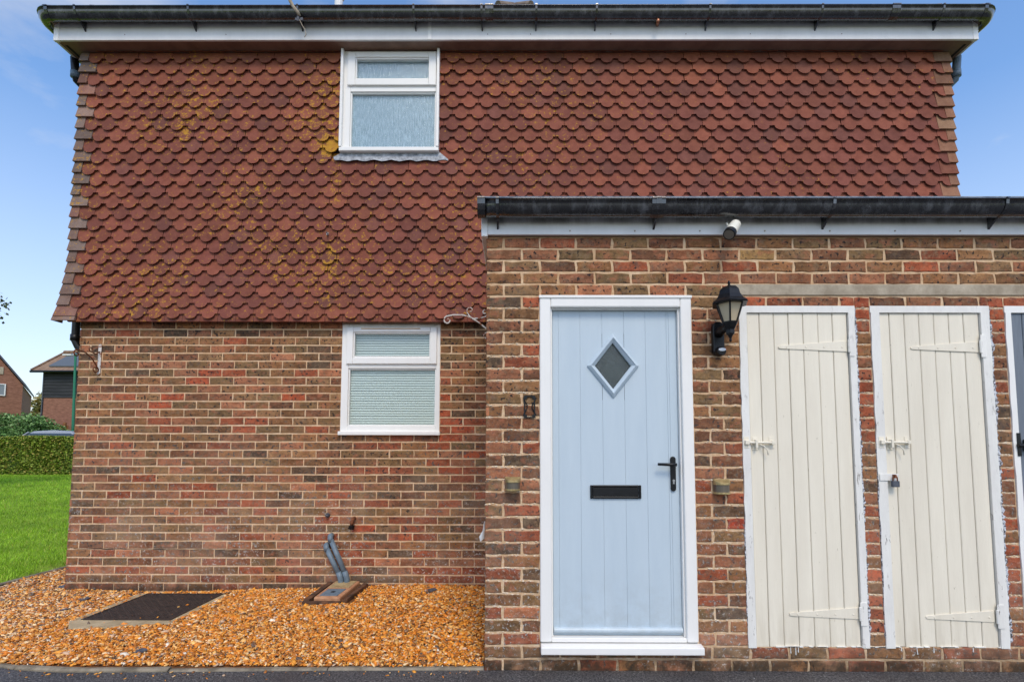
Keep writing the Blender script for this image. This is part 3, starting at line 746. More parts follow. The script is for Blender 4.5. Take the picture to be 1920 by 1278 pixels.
# windows
def frame_box(mb, x0, x1, z0, z1, w_, y0, y1, wt=None, wb=None):
    wt = wt or w_; wb = wb or w_
    mb.box(x0, x0+w_, y0, y1, z0, z1); mb.box(x1-w_, x1, y0, y1, z0, z1)
    mb.box(x0+w_, x1-w_, y0, y1, z1-wt, z1); mb.box(x0+w_, x1-w_, y0, y1, z0, z0+wb)
def window(o, yf, top_sash, sash_glass, low_glass, sill, label, blind, trans_z):
    x0, x1, z0, z1 = o
    mb = MB(); gx0, gx1, gz0, gz1 = low_glass
    mb.box(x0, gx0-0.012, yf, yf+0.07, z0, z1); mb.box(gx1+0.012, x1, yf, yf+0.07, z0, z1)
    mb.box(gx0-0.012, gx1+0.012, yf, yf+0.07, z0, gz0-0.012); mb.box(gx0-0.012, gx1+0.012, yf+0.001, yf+0.07, gz1+0.012, top_sash[2]+0.004)
    mb.box(gx0-0.012, gx1+0.012, yf+0.001, yf+0.07, top_sash[3]-0.004, z1)
    win = build(mb, 'window', M['upvc'], house, bevel=0.004, label=label)
    b = MB(); frame_box(b, gx0-0.012, gx1+0.012, gz0-0.012, gz1+0.012, 0.013, yf+0.012, yf+0.05); build(b, 'glazing_bead', M['upvc'], win, bevel=0.004)
    b = MB(); frame_box(b, top_sash[0], top_sash[1], top_sash[2], top_sash[3], sash_glass[0]-top_sash[0]-0.012, yf-0.018, yf+0.045, top_sash[3]-sash_glass[3]-0.012, sash_glass[2]-top_sash[2]-0.012)
    build(b, 'sash', M['upvc'], win, bevel=0.006)
    b = MB(); frame_box(b, sash_glass[0]-0.012, sash_glass[1]+0.012, sash_glass[2]-0.012, sash_glass[3]+0.012, 0.013, yf-0.006, yf+0.035); build(b, 'glazing_bead', M['upvc'], win, bevel=0.004)
    gm = M['glass'] if blind == 'slats' else M['wetglass']
    b = MB(); b.box(gx0-0.01, gx1+0.01, yf+0.03, yf+0.036, gz0-0.01, gz1+0.01); build(b, 'pane', gm, win)
    s = sash_glass; b = MB(); b.box(s[0]-0.01, s[1]+0.01, yf+0.014, yf+0.02, s[2]-0.01, s[3]+0.01); build(b, 'pane', gm, win)
    b = MB(); b.box(sill[0], sill[1], yf-0.035, yf+0.05, sill[2], sill[3]); build(b, 'sill', M['upvc'], win, bevel=0.006)
    if blind == 'slats':
        z = s[3] + 0.01
        while z > gz0 - 0.02:
            if not (gz1 + 0.02 < z < s[2] - 0.02):
                b = MB(); ya = yf + 0.050; t_ = rnd.uniform(-0.0015, 0.0015)
                b.add([(gx0-0.01, ya, z-0.0005+t_), (gx1+0.01, ya, z-0.0005), (gx1+0.01, ya-0.011, z-0.0222), (gx0-0.01, ya-0.011, z-0.0222+t_), (gx0-0.01, ya+0.0012, z+0.0+t_), (gx1+0.01, ya+0.0012, z+0.0), (gx1+0.01, ya-0.0098, z-0.0217), (gx0-0.01, ya-0.0098, z-0.0217+t_)],
                      [(0,3,2,1),(4,5,6,7),(0,1,5,4),(1,2,6,5),(2,3,7,6),(3,0,4,7)])
                build(b, 'slat', M['slat'], win)
            z -= 0.0235
    else:
        b = MB(); b.box(x0+0.03, x1-0.03, yf+0.04, yf+0.046, z0+0.04, z1-0.02); build(b, 'film', M['film'], win)
    return win
wl_ = window(W1, DM-0.004, (-1.556, -0.716, 2.086, 2.434), (-1.484, -0.786, 2.160, 2.374), (-1.526, -0.734, 1.524, 2.036), (-1.612, -0.676, 1.426, 1.462), 'lower window with slatted blind behind its glass', 'slats', 2.06)
b = MB(); b.box(-1.42, -0.87, DM-0.030, DM-0.018, 2.412, 2.424); build(b, 'trickle_vent', M['ivory2'], wl_, bevel=0.003)
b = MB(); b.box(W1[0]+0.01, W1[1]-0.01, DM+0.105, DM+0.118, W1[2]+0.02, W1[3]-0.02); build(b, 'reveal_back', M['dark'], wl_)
wu_ = window(W2, TY+0.006, (-1.594, -0.746, 4.757, 5.092), (-1.509, -0.819, 4.832, 5.026), (-1.553, -0.760, 4.158, 4.692), (-1.652, -0.712, 4.096, 4.135), 'upper window of frosted glass set in the tile hanging', 'film', 4.72)
b = MB(); b.box(W2[0]-0.012, W2[0]+0.012, TY-0.035, TY+0.05, 4.136, 5.109); build(b, 'cover_strip', M['upvc'], wu_, bevel=0.003)
b = MB(); b.box(W2[1]-0.012, W2[1]+0.012, TY-0.035, TY+0.05, 4.136, 5.109); build(b, 'cover_strip', M['upvc'], wu_, bevel=0.003)

# eaves
FY, FX = 4.332, 4.315
EZ0, EZ1 = 5.112, 5.307
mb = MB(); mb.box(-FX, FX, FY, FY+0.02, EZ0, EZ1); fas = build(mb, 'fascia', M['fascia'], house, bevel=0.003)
for s in (-1, 1):
    x0, x1 = (s*FX - 0.0, s*(FX-0.02)) if s < 0 else (s*(FX-0.02), s*FX)
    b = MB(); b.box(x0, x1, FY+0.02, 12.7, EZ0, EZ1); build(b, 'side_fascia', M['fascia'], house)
    b = MB(); xa, xb = sorted((s*(FX+0.003), s*(FX-0.045))); b.box(xa, xb, FY-0.004, FY+0.024, EZ0-0.004, EZ1+0.002); build(b, 'corner_trim', M['upvc'], fas, bevel=0.002)
    b = MB(); xa, xb = sorted((s*4.262, s*4.238)); b.box(xa, xb, FY+0.06, 12.6, EZ0+0.0005, EZ0+0.002); build(b, 'soffit_vent', M['felt'], house)
b = MB(); b.box(-0.808, -0.776, FY-0.005, FY+0.01, EZ0-0.002, EZ1); build(b, 'joint_cover', M['upvc'], fas, bevel=0.002)
mb = MB(); mb.box(-FX+0.02, FX-0.02, FY+0.02, DM-0.0, EZ0+0.003, EZ0+0.012)
for s in (-1, 1):
    xa, xb = sorted((s*(FX-0.02), s*4.0)); mb.box(xa, xb, DM, 12.68, EZ0+0.003, EZ0+0.012)
sof = build(mb, 'soffit', M['soffit'], house)
for px_ in (-3.65, -2.7, -1.95, -0.25, 0.15, 0.9, 1.6, 2.2, 3.05):
    b = MB(); b.lathe([(0.004, 0), (0.004, 0.003)], 0, 0, 8); b.v = [(px_ + x, FY - z, 5.165 + y) for x, y, z in b.v]; build(b, 'fixing_pin', M['soffit'], fas)
def half_gutter(path, norms, rx, rz, zrim, th=0.004):
    vs = []; n_ = 9
    prof = [(math.cos(math.pi*k/(n_-1))*rx, -math.sin(math.pi*k/(n_-1))*rz) for k in range(n_)]
    prof = [(rx+0.004, 0.003), (rx+0.005, -0.006)] + [(a if 0 < k < n_-1 else a, d) for k, (a, d) in enumerate(prof)][0:0] + prof
    prof = prof + [(math.cos(math.pi*k/(n_-1))*(rx-th), -math.sin(math.pi*k/(n_-1))*(rz-th) + 0.002) for k in range(n_-1, -1, -1)]
    q = len(prof)
    for (x, y), (nx_, ny_) in zip(path, norms):
        vs += [(x + nx_*a, y + ny_*a, zrim + d) for a, d in prof]
    fs = [(i*q+k, (i+1)*q+k, (i+1)*q+(k+1) % q, i*q+(k+1) % q) for i in range(len(path)-1) for k in range(q)]
    fs += [tuple(range(q)), tuple((len(path)-1)*q + k for k in range(q-1, -1, -1))]
    return MB().add(vs, fs)
GX, GY, GZ = 4.385, 4.262, 5.330
path = [(-GX, 12.6), (-GX, GY+0.09)]; norms = [(-1, 0), (-1, 0)]
for k in range(1, 6):
    a = math.pi/2*k/6; path.append((-GX + 0.09*(1-math.cos(a)), GY + 0.09*(1-math.sin(a)))); norms.append((-math.cos(a), -math.sin(a)))
path += [(-GX+0.09, GY)]; norms += [(0, -1)]
for k in range(1, 40): path.append((-GX+0.09 + (2*GX-0.18)*k/40, GY)); norms.append((0, -1))
path += [(GX-0.09, GY)]; norms += [(0, -1)]
for k in range(1, 6):
    a = math.pi/2*k/6; path.append((GX - 0.09*(1-math.sin(a)), GY + 0.09*(1-math.cos(a)))); norms.append((math.sin(a), -math.cos(a)))
path += [(GX, GY+0.09), (GX, 12.6)]; norms += [(1, 0), (1, 0)]
gut = build(half_gutter(path, norms, 0.060, 0.092, GZ), 'gutter', M['gutter'], house, smooth=True)
def bracket(x, parent, gy, gz_, rx, rz, fy, wdt=0.018, union=False, nm='bracket'):
    b = half_gutter([(x-wdt/2, gy), (x+wdt/2, gy)], [(0,-1), (0,-1)], rx+0.005, rz+0.006, gz_+0.004, 0.005)
    if not union:
        b.add([(x-0.006, gy+0.01, gz_-rz-0.002), (x+0.006, gy+0.01, gz_-rz-0.002), (x+0.006, fy, gz_-rz-0.045), (x-0.006, fy, gz_-rz-0.045), (x-0.006, gy+0.06, gz_-0.02), (x+0.006, gy+0.06, gz_-0.02), (x+0.006, fy, gz_-0.02), (x-0.006, fy, gz_-0.02)],
              [(0,3,2,1),(4,5,6,7),(0,1,5,4),(1,2,6,5),(2,3,7,6),(3,0,4,7)])
    build(b, nm, M['gutter'], parent)
for px_ in (-4.02, -2.98, -1.98, -0.92, -0.30, 0.20, 0.75, 1.78, 2.80, 3.90): bracket(px_, gut, GY, GZ, 0.060, 0.092, FY)
for px_ in (-0.28, 3.42): bracket(px_+0.05, gut, GY, GZ, 0.060, 0.092, FY, 0.075, True, 'union_clip')
for s in (-1, 1): bracket(s*(GX-0.10), gut, GY, GZ, 0.060, 0.092, FY, 0.03, True, 'union_clip')

# hipped roof with capped hips
EY = 4.30; EX = 4.36; ez = 5.30; AY = EY + EX; AZ = 1.287 + 0.9585*AY - 0.13
mb = MB(); mb.add([(-EX, EY, ez), (EX, EY, ez), (EX, 13.0, ez), (-EX, 13.0, ez), (0, AY, AZ), (0, 13.0, AZ)], [(0,1,4), (1,2,5,4), (3,0,4,5), (0,3,2,1), (2,3,5)])
roof = build(mb, 'roof', M['rooftile'], house)
mb = MB()
for k in range(30):
    t0, t1 = k/30, (k+1)/30
    q0, q1 = (-EX*(1-t0), EY + (AY-EY)*t0, ez + (AZ-ez)*t0), (EX*(1-t0), EY + (AY-EY)*t0, ez + (AZ-ez)*t0)
    q2, q3 = (EX*(1-t1), EY + (AY-EY)*t1, ez + (AZ-ez)*t1), (-EX*(1-t1), EY + (AY-EY)*t1, ez + (AZ-ez)*t1)
    up_ = lambda q, d: (q[0], q[1], q[2] + d)
    mb.add([up_(q0, 0.022), up_(q1, 0.022), up_(q2, 0.004), up_(q3, 0.004), up_(q0, -0.01), up_(q1, -0.01)], [(0,1,2,3), (4,5,1,0)])
build(mb, 'roof_courses', M['rooftile'], roof, kind='stuff')
for s in (-1, 1):
    for k in range(0, 19):
        t0, t1 = k/19, (k+1.12)/19
        p0 = Vector((s*EX, EY, ez)).lerp(Vector((0, AY, AZ)), t0); p1 = Vector((s*EX, EY, ez)).lerp(Vector((0, AY, AZ)), min(t1, 1.0))
        b = MB(); b.tube([p0 + Vector((0,0,0.02)), p1 + Vector((0,0,0.0))], [0.085, 0.075], 12); build(b, 'hip_cap', M['rooftile'], roof)
for s in (-1, 1):
    b = MB(); b.tube([(s*0.30, AY-0.30, AZ-0.14), (s*0.02, AY-0.02, AZ+0.10)], [0.075, 0.07], 12); build(b, 'hip_cap', M['rooftile'], roof)
b = MB(); b.tube([(0, AY-0.02, AZ+0.09), (0, AY+0.45, AZ+0.02)], 0.075, 12); build(b, 'ridge_cap', M['rooftile'], roof)
b = MB(); b.lathe([(0.055, 7.05), (0.055, 7.50), (0.07, 7.50), (0.07, 7.56), (0.02, 7.58)], -2.42, 6.35, 14); build(b, 'vent_pipe', M['white'], roof, smooth=False)
# rainwater pipes on the two flanks
for s, m_ in ((-1, M['black']), (1, M['greypipe'])):
    X = s*4.325
    pts_ = [(X, 4.56, 5.13), (X, 4.58, 4.98), (X + s*0.004, 4.60, 4.93), (X - s*0.05, 4.70, 4.86), (X - s*0.055, 4.76, 4.80), (X - s*0.055, 4.76, 2.7)]
    if s < 0: pts_ += [(X, 4.76, 2.60), (X, 4.76, 2.36), (X+0.03, 4.765, 2.30), (X+0.13, 4.79, 2.20), (X+0.15, 4.80, 2.12), (X+0.15, 4.80, 0.0)]
    else: pts_ += [(X - s*0.055, 4.76, 0.0)]
    b = MB(); b.tube(pts_, 0.034, 14); dpipe = build(b, 'downpipe', M['greypipe'] if s > 0 else M['black'], house, smooth=True)
    b = MB(); b.tube([(X, 4.58, 5.0), (X, 4.582, 4.94)], 0.040, 14); build(b, 'pipe_socket', M['greypipe'], dpipe, smooth=True)
    if s < 0:
        b = MB(); b.tube([(X, 4.76, 2.42), (X, 4.76, 2.36)], 0.041, 14); build(b, 'pipe_socket', M['black'], dpipe, smooth=True)

# ------------------------------------------------------------------ the outbuilding
out = thing('outbuilding', 'flat roofed brick outbuilding with pale blue front door and cream store doors', 'outbuilding', (1.6, DP, 0))
OX0, OX1 = -0.171, 4.9
D1 = (0.158, 1.090, 0.0, 2.236)          # front door opening
S1 = (1.384, 2.094, 0.138, 2.172)
S2 = (2.192, 2.918, 0.138, 2.172)
S3 = (3.016, 3.74, 0.138, 2.172)
OM = DP + 0.0045
mb = MB()
def wallbox(a, b, z0, z1): mb.box(a, b, OM, DP+0.11, z0, z1)
wallbox(OX0+0.004, OX1, 2.24, 2.80); wallbox(OX0+0.004, D1[0], -0.2, 2.24); wallbox(D1[0], OX1, -0.2, 0.136)
wallbox(D1[1], S1[0], 0.136, 2.24); wallbox(S1[1], S2[0], 0.136, 2.17); wallbox(S2[1], S3[0], 0.136, 2.17); wallbox(S3[1], OX1, 0.136, 2.17); wallbox(S1[0], OX1, 2.17, 2.24)
mb.box(OX0+0.004, OX1, DP+0.11, DM-0.07, -0.2, 2.80)
mb.box(OX0+0.004, -0.02, DM-0.07, DM+0.03, -0.2, 2.80)
owall = build(mb, 'brick_wall', M['mortar'], out)
LX0 = 1.334
bricks = []
OW = dict(red=.16, pink=.18, brown=.24, olive=.18, dark=.10, plum=.14, tan=.10)
OWp = dict(red=.16, pink=.14, brown=.24, olive=.10, dark=.14, plum=.26)
for i in range(0, 36):
    zc = 2.578 - 0.075*i; spans = []
    if i <= 3: spans = [(OX0, OX1)]
    elif i == 4: spans = [(OX0, LX0)]
    elif i == 5: spans = [(OX0, D1[0]), (D1[1], S1[0]-0.05), (S1[0]-0.05, S1[1]), (S1[1]+0.003, S2[0]-0.003), (S2[0], S2[1]), (S2[1]+0.003, S3[0]-0.003), (S3[0], OX1)]
    elif i <= 32: spans = [(OX0, D1[0]), (D1[1], S1[0]), (S1[1]+0.002, S2[0]-0.002), (S2[1]+0.002, S3[0]-0.002), (S3[1], OX1)]
    else: spans = [(OX0, OX1)]
    for (a, b) in spans:
        narrow = b - a < 0.12
        if narrow: lst = [((a+b)/2, b-a)]
        elif i == 5 and a >= S1[0]-0.06: lst = course(a, b, False, a + 0.004)
        elif abs(a - D1[1]) < 1e-6 and i > 4:
            w1 = 0.095 if i % 2 == 0 else 0.178
            lst = [(a + w1/2 + 0.004, w1), ((a + w1 + 0.014 + b)/2, b - a - w1 - 0.014)]
        else: lst = course(a, b, i % 2 == 0)
        for xc, wd in lst:
            wts = OW if i < 6 else OWp
            if narrow: wts = dict(red=.5, orange=.04, plum=.25, brown=.25, dark=.04)
            if i == 5 and a >= S1[0]-0.06: wts = dict(plum=.6, red=.4)
            if i >= 33: wts = dict(red=.2, brown=.4, plum=.3, olive=.2)
            col_ = brick_colour(wts)
            if i == 1 and abs(xc - 1.55) < 0.1: col_ = c(176, 138, 88)
            if i == 23 and xc > 1.25 and xc < 1.4: col_ = c(172, 72, 50)
            if i == 5 and narrow: col_ = c(172, 88, 60)
            bricks.append((xc, DP, zc, wd - 0.003, col_, xc > 3.25))
lay(owall, bricks, True)
side = []
for i in range(0, 36):
    zc = 2.578 - 0.075*i
    for yc, wd in course(DP + 0.002, DM - 0.02, i % 2 == 1):
        side.append((OX0, yc, zc, wd, brick_colour(OW), True))
lay(owall, side, True, 0, -math.pi/2)
# uneven squeezed-out mortar lumps on the narrow piers and left pier
mb = MB()
for k in range(1100):
    a, b = rnd.choice([(OX0, D1[0]), (OX0, D1[0]), (D1[1], S1[0]), (S1[1], S2[0]), (S2[1], S3[0])])
    i = rnd.randrange(5, 32); x = rnd.uniform(a+0.004, b-0.01); z = 2.578 - 0.075*i - 0.0375 + rnd.uniform(-0.005, 0.005); s = rnd.uniform(0.003, 0.007)
    mb.add([(x-s*1.6, OM, z), (x, OM, z-s), (x+s*1.6, OM, z), (x, OM, z+s), (x+rnd.uniform(-.5,.5)*s, OM-s*rnd.uniform(0.7,1.5), z)], [(0,1,4),(1,2,4),(2,3,4),(3,0,4)])
build(mb, 'mortar_lumps', M['lime'], owall, kind='stuff')
mb = MB(); mb.box(LX0, OX1, DP-0.004, DP+0.1, 2.2465, 2.3155); build(mb, 'lintel', M['concrete'], out, bevel=0.004)
# roof edge, fascia and gutter
mb = MB(); mb.box(-0.20, OX1, DP-0.035, DM-0.05, 2.80, 2.862); oroof = build(mb, 'flat_roof', M['roofedge'], out, bevel=0.006)
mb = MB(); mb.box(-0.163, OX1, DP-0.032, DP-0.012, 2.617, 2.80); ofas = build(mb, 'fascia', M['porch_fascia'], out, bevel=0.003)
b = MB(); b.box(-0.202, -0.163, DP-0.036, DM-0.14, 2.605, 2.80); build(b, 'end_cap', M['upvc'], ofas, bevel=0.004)
b = MB(); b.box(-0.163, OX1, DP-0.012, DP+0.008, 2.619, 2.70); build(b, 'packing_strip', M['soffit'], ofas)
for k in range(9):
    x = 0.345 + 0.40*k; b = MB(); b.lathe([(0.0045, 0), (0.0045, 0.004), (0.002, 0.005)], 0, 0, 8); b.v = [(x + p[0], DP-0.032-p[2], 2.64 + p[1]) for p in b.v]; build(b, 'fixing_pin', M['concrete'], ofas)
OGY, OGZ = DP-0.032-0.066, 2.782
ogut = build(half_gutter([(-0.215 + 5.1*k/24, OGY) for k in range(25)], [(0,-1)]*25, 0.060, 0.088, OGZ), 'gutter', M['gutter'], out, smooth=True)
bracket(-0.196, ogut, OGY, OGZ, 0.062, 0.09, DP-0.032, 0.045, True, 'stop_end')
b = MB(); prof = [(math.cos(math.pi*k/10)*0.064, -math.sin(math.pi*k/10)*0.092) for k in range(11)]
n_ = 11; b.add([(-0.219, OGY - a, OGZ + d) for a, d in prof] + [(-0.213, OGY - a, OGZ + d) for a, d in prof], [tuple(range(n_)), tuple(range(2*n_-1, n_-1, -1))] + [(i, i+n_, (i+1) % n_ + n_, (i+1) % n_) for i in range(n_)])
build(b, 'end_plate', M['gutter'], ogut)
for px_ in (-0.10, 1.90, 2.92, 4.0): bracket(px_, ogut, OGY, OGZ, 0.060, 0.088, DP-0.032)
bracket(0.86, ogut, OGY, OGZ, 0.060, 0.088, DP-0.032, 0.08, True, 'union_clip')
bracket(0.86, ogut, OGY, OGZ, 0.062, 0.09, DP-0.032, 0.03)

# front door
fy0 = DP - 0.012
mb = MB()
mb.box(D1[0], 0.226, fy0, DP+0.09, 0.165, D1[3]); mb.box(1.022, D1[1], fy0, DP+0.09, 0.165, D1[3]); mb.box(0.226, 1.022, fy0, DP+0.09, 2.168, D1[3])
fd = build(mb, 'front_door', M['upvc'], out, bevel=0.008, label='pale blue plank front door in a white frame')
mb = MB(); mb.box(0.226, 0.236, DP+0.012, DP+0.09, 0.19, 2.168); mb.box(1.012, 1.022, DP+0.012, DP+0.09, 0.19, 2.168); mb.box(0.236, 1.012, DP+0.012, DP+0.09, 2.16, 2.168); build(mb, 'frame_lip', M['upvc'], fd, bevel=0.002)
mb = MB(); mb.box(D1[0]-0.004, D1[1]+0.004, fy0-0.006, fy0+0.02, D1[3]-0.012, D1[3]+0.006); build(mb, 'drip_trim', M['upvc'], fd, bevel=0.003)
mb = MB(); mb.box(0.226, 1.022, DP-0.005, DP+0.09, 0.163, 0.188); build(mb, 'threshold', M['upvc'], fd, bevel=0.004)
mb = MB(); mb.add([(0.160, DP-0.052, 0.108), (1.108, DP-0.052, 0.108), (1.108, DP+0.08, 0.108), (0.160, DP+0.08, 0.108), (0.160, DP-0.052, 0.150), (1.108, DP-0.052, 0.150), (1.108, DP+0.08, 0.164), (0.160, DP+0.08, 0.164)], [(0,3,2,1),(4,5,6,7),(0,1,5,4),(1,2,6,5),(2,3,7,6),(3,0,4,7)])
build(mb, 'sill', M['upvc'], fd, bevel=0.005)
ly = DP + 0.040
gxs = [0.240, 0.277, 0.411, 0.548, 0.684, 0.817, 0.948, 0.962, 1.010]
zb, zt = 0.196, 2.158
DC = (0.614, 1.812)                        # centre of the diamond
for a, b_ in zip(gxs[:-1], gxs[1:]):
    gap = 0.0011; mb = MB()
    def strip(z0a, z0b, z1a, z1b):
        mb.prism([(a+gap, z0a), (b_-gap, z0b), (b_-gap, z1b), (a+gap, z1a)], ly, ly+0.0024)
    hw, hh = 0.150, 0.188
    def lim(x):
        d = abs(x - DC[0]); return max(0.0, hh*(1 - d/hw))
    cuts = sorted({a+gap, b_-gap} | ({DC[0]} if a+gap < DC[0] < b_-gap else set()) | {x for x in (DC[0]-hw, DC[0]+hw) if a+gap < x < b_-gap})
    if lim((cuts[0]+cuts[-1])/2) > 0 or len(cuts) > 2 or max(lim(a), lim(b_)) > 0:
        for x0, x1 in zip(cuts[:-1], cuts[1:]):
            l0, l1 = lim(x0), lim(x1)
            if l0 == 0 and l1 == 0: mb.prism([(x0, zb), (x1, zb), (x1, zt), (x0, zt)], ly, ly+0.0024)
            else:
                mb.prism([(x0, zb), (x1, zb), (x1, DC[1]-l1), (x0, DC[1]-l0)], ly, ly+0.0024)
                mb.prism([(x0, DC[1]+l0), (x1, DC[1]+l1), (x1, zt), (x0, zt)], ly, ly+0.0024)
    else: strip(zb, zb, zt, zt)
    build(mb, 'plank', M['door'], fd)
mb = MB(); 
for (x0, x1, z0, z1) in ((0.239, DC[0]-0.155, 0.19, 2.16), (DC[0]+0.155, 1.011, 0.19, 2.16), (DC[0]-0.155, DC[0]+0.155, 0.19, 1.60), (DC[0]-0.155, DC[0]+0.155, 2.02, 2.16)):
    mb.box(x0, x1, ly+0.0026, ly+0.03, z0, z1)
build(mb, 'door_core', M['door'], fd)
def diamond_ring(o0, i0, y_o, y_i, yb):
    hwo, hho = o0; hwi, hhi = i0
    O = [(0, -hho), (hwo, 0), (0, hho), (-hwo, 0)]; I = [(0, -hhi), (hwi, 0), (0, hhi), (-hwi, 0)]
    vs = [(DC[0]+x, yb, DC[1]+z) for x, z in O] + [(DC[0]+x, y_o, DC[1]+z) for x, z in O] + [(DC[0]+x, y_i, DC[1]+z) for x, z in I] + [(DC[0]+x, yb, DC[1]+z) for x, z in I]
    fs = [(r*4+k, r*4+(k+1) % 4, (r+1)*4+(k+1) % 4, (r+1)*4+k) for r in range(3) for k in range(4)]
    return MB().add(vs, fs)
b = diamond_ring((0.160, 0.200), (0.138, 0.173), ly-0.010, ly-0.026, ly+0.014); dw = build(b, 'diamond_window', M['door'], fd, bevel=0.003)
b = diamond_ring((0.1378, 0.1727), (0.112, 0.144), ly-0.022, ly-0.004, ly+0.016); build(b, 'diamond_bead', M['door'], fd, bevel=0.002)
b = MB(); b.prism([(DC[0], DC[1]-0.15), (DC[0]+0.118, DC[1]), (DC[0], DC[1]+0.15), (DC[0]-0.118, DC[1])], ly+0.010, ly+0.014); build(b, 'pane', M['doorglass'], fd)
b = MB(); b.box(DC[0]-0.17, DC[0]+0.17, ly+0.05, ly+0.055, 1.6, 2.03); build(b, 'pane_back', M['hall'], fd)
b = MB(); b.tube([(0.242, ly-0.008, 0.222), (1.008, ly-0.008, 0.222)], 0.018, 12); build(b, 'weather_bar', M['door'], fd, smooth=False)
# letterbox
b = MB(); frame_box(b, 0.466, 0.776, 0.998, 1.080, 0.014, ly-0.012, ly-0.0005); lb = build(b, 'letterbox', M['black'], fd, bevel=0.004)
b = MB(); b.box(0.481, 0.761, ly-0.007, ly-0.0008, 1.0128, 1.0655); build(b, 'letter_flap', M['black'], fd, bevel=0.003)
# handle
b = MB(); b.prism([(0.972 + 0.0165*math.cos(t), (1.060 if math.sin(t) < 0 else 1.238) + 0.0165*math.sin(t)) for t in [2*math.pi*k/20 for k in range(20)]], ly-0.012, ly-0.0005); build(b, 'handle_plate', M['black'], fd, bevel=0.003)
b = MB(); b.tube([(0.972, ly-0.010, 1.205), (0.972, ly-0.045, 1.205)], 0.0095, 12).tube([(0.980, ly-0.047, 1.205), (0.955, ly-0.050, 1.205), (0.868, ly-0.050, 1.208)], [0.010, 0.010, 0.008], 12); build(b, 'lever', M['black'], fd, smooth=True)
b = MB(); b.lathe([(0.0075, 0), (0.0075, 0.006)], 0, 0, 14); b.v = [(0.972 + p[0], ly-0.012-p[2], 1.108 + p[1]*1.0) for p in b.v]; b.box(0.967, 0.977, ly-0.016, ly-0.012, 1.088, 1.103); build(b, 'lock_cylinder', M['steel'], fd)

# store doors
def store_door(S, xsp, paint, frame_mat, label, jl, jr, zt_=2.138, hinge=True):
    x0, x1, z0, z1 = S
    mb = MB(); fy = DP - 0.004
    def wavy(xa, xb, za, zb_):
        n_ = 26; vs = []
        for k in range(n_+1):
            z = za + (zb_-za)*k/n_; ja, jb = rnd.uniform(-0.0035, 0.0035), 0.0
            vs += [(xa+ja, fy, z), (xb+jb, fy, z), (xb, DP+0.08, z), (xa+ja, DP+0.08, z)]
        fs = [(k*4+q, k*4+(q+1) % 4, (k+1)*4+(q+1) % 4, (k+1)*4+q) for k in range(n_) for q in range(4)] + [(3,2,1,0), tuple(n_*4+q for q in range(4))]
        mb.add(vs, fs)
    wavy(x0, jl, z0-0.004, zt_); wavy(x1, jr, z0-0.004, zt_)
    mb.box(x0-0.002, x1+0.002, fy+0.001, DP+0.08, zt_, z1+0.008)
    d = build(mb, 'store_door', frame_mat, out, label=label)
    py = DP + 0.008
    for a, b_ in zip(xsp[:-1], xsp[1:]):
        g = 0.0014; dy = rnd.uniform(-0.0012, 0.0012); ch = 0.0035
        zb2 = z0 + rnd.uniform(-0.003, 0.004)
        vs = [];
        for z in (zb2, zt_-0.004):
            vs += [(a+g, py+0.02, z), (a+g, py+dy+ch, z), (a+g+ch, py+dy, z), (b_-g-ch, py+dy, z), (b_-g, py+dy+ch, z), (b_-g, py+0.02, z)]
        fs = [(k, k+1, k+7, k+6) for k in range(5)] + [(5,0,6,11), (5,4,3,2,1,0), (6,7,8,9,10,11)]
        b = MB().add(vs, fs); build(b, 'plank', paint, d)
    b = MB(); b.box(xsp[0]+0.004, xsp[-1]-0.004, py+0.0202, py+0.03, z0+0.004, zt_-0.006); build(b, 'door_back', paint, d)
    return d
def hinge(d, tip, root, knx0, knx1, zc, zk0, zk1, paint, km):
    y = DP + 0.003
    b = MB(); b.prism([(tip, zc-0.012), (tip+0.012, zc-0.016), (root, zc-0.034), (root, zc+0.034), (tip+0.012, zc+0.004), (tip, zc-0.001)], y-0.001, y+0.0045); h = build(b, 'hinge_strap', paint, d, bevel=0.0015)
    b = MB(); b.box(knx0, knx1, DP-0.009, DP-0.0045, zk0, zk1); b.tube([(knx0-0.001, DP-0.008, zc-0.04), (knx0-0.001, DP-0.008, zc+0.04)], 0.007, 10); build(b, 'hinge_plate', km, d, bevel=0.0015)
    b = MB()
    for t in (0.12, 0.4, 0.66, 0.92):
        x = tip + (root-tip)*t; q = MB().lathe([(0.0055, 0), (0.0045, 0.002), (0.002, 0.003)], 0, 0, 8); b.add([(x + p[0], y-0.001-p[2], zc-0.006 + p[1]) for p in q.v], q.f)
    build(b, 'hinge_screws', paint, d)
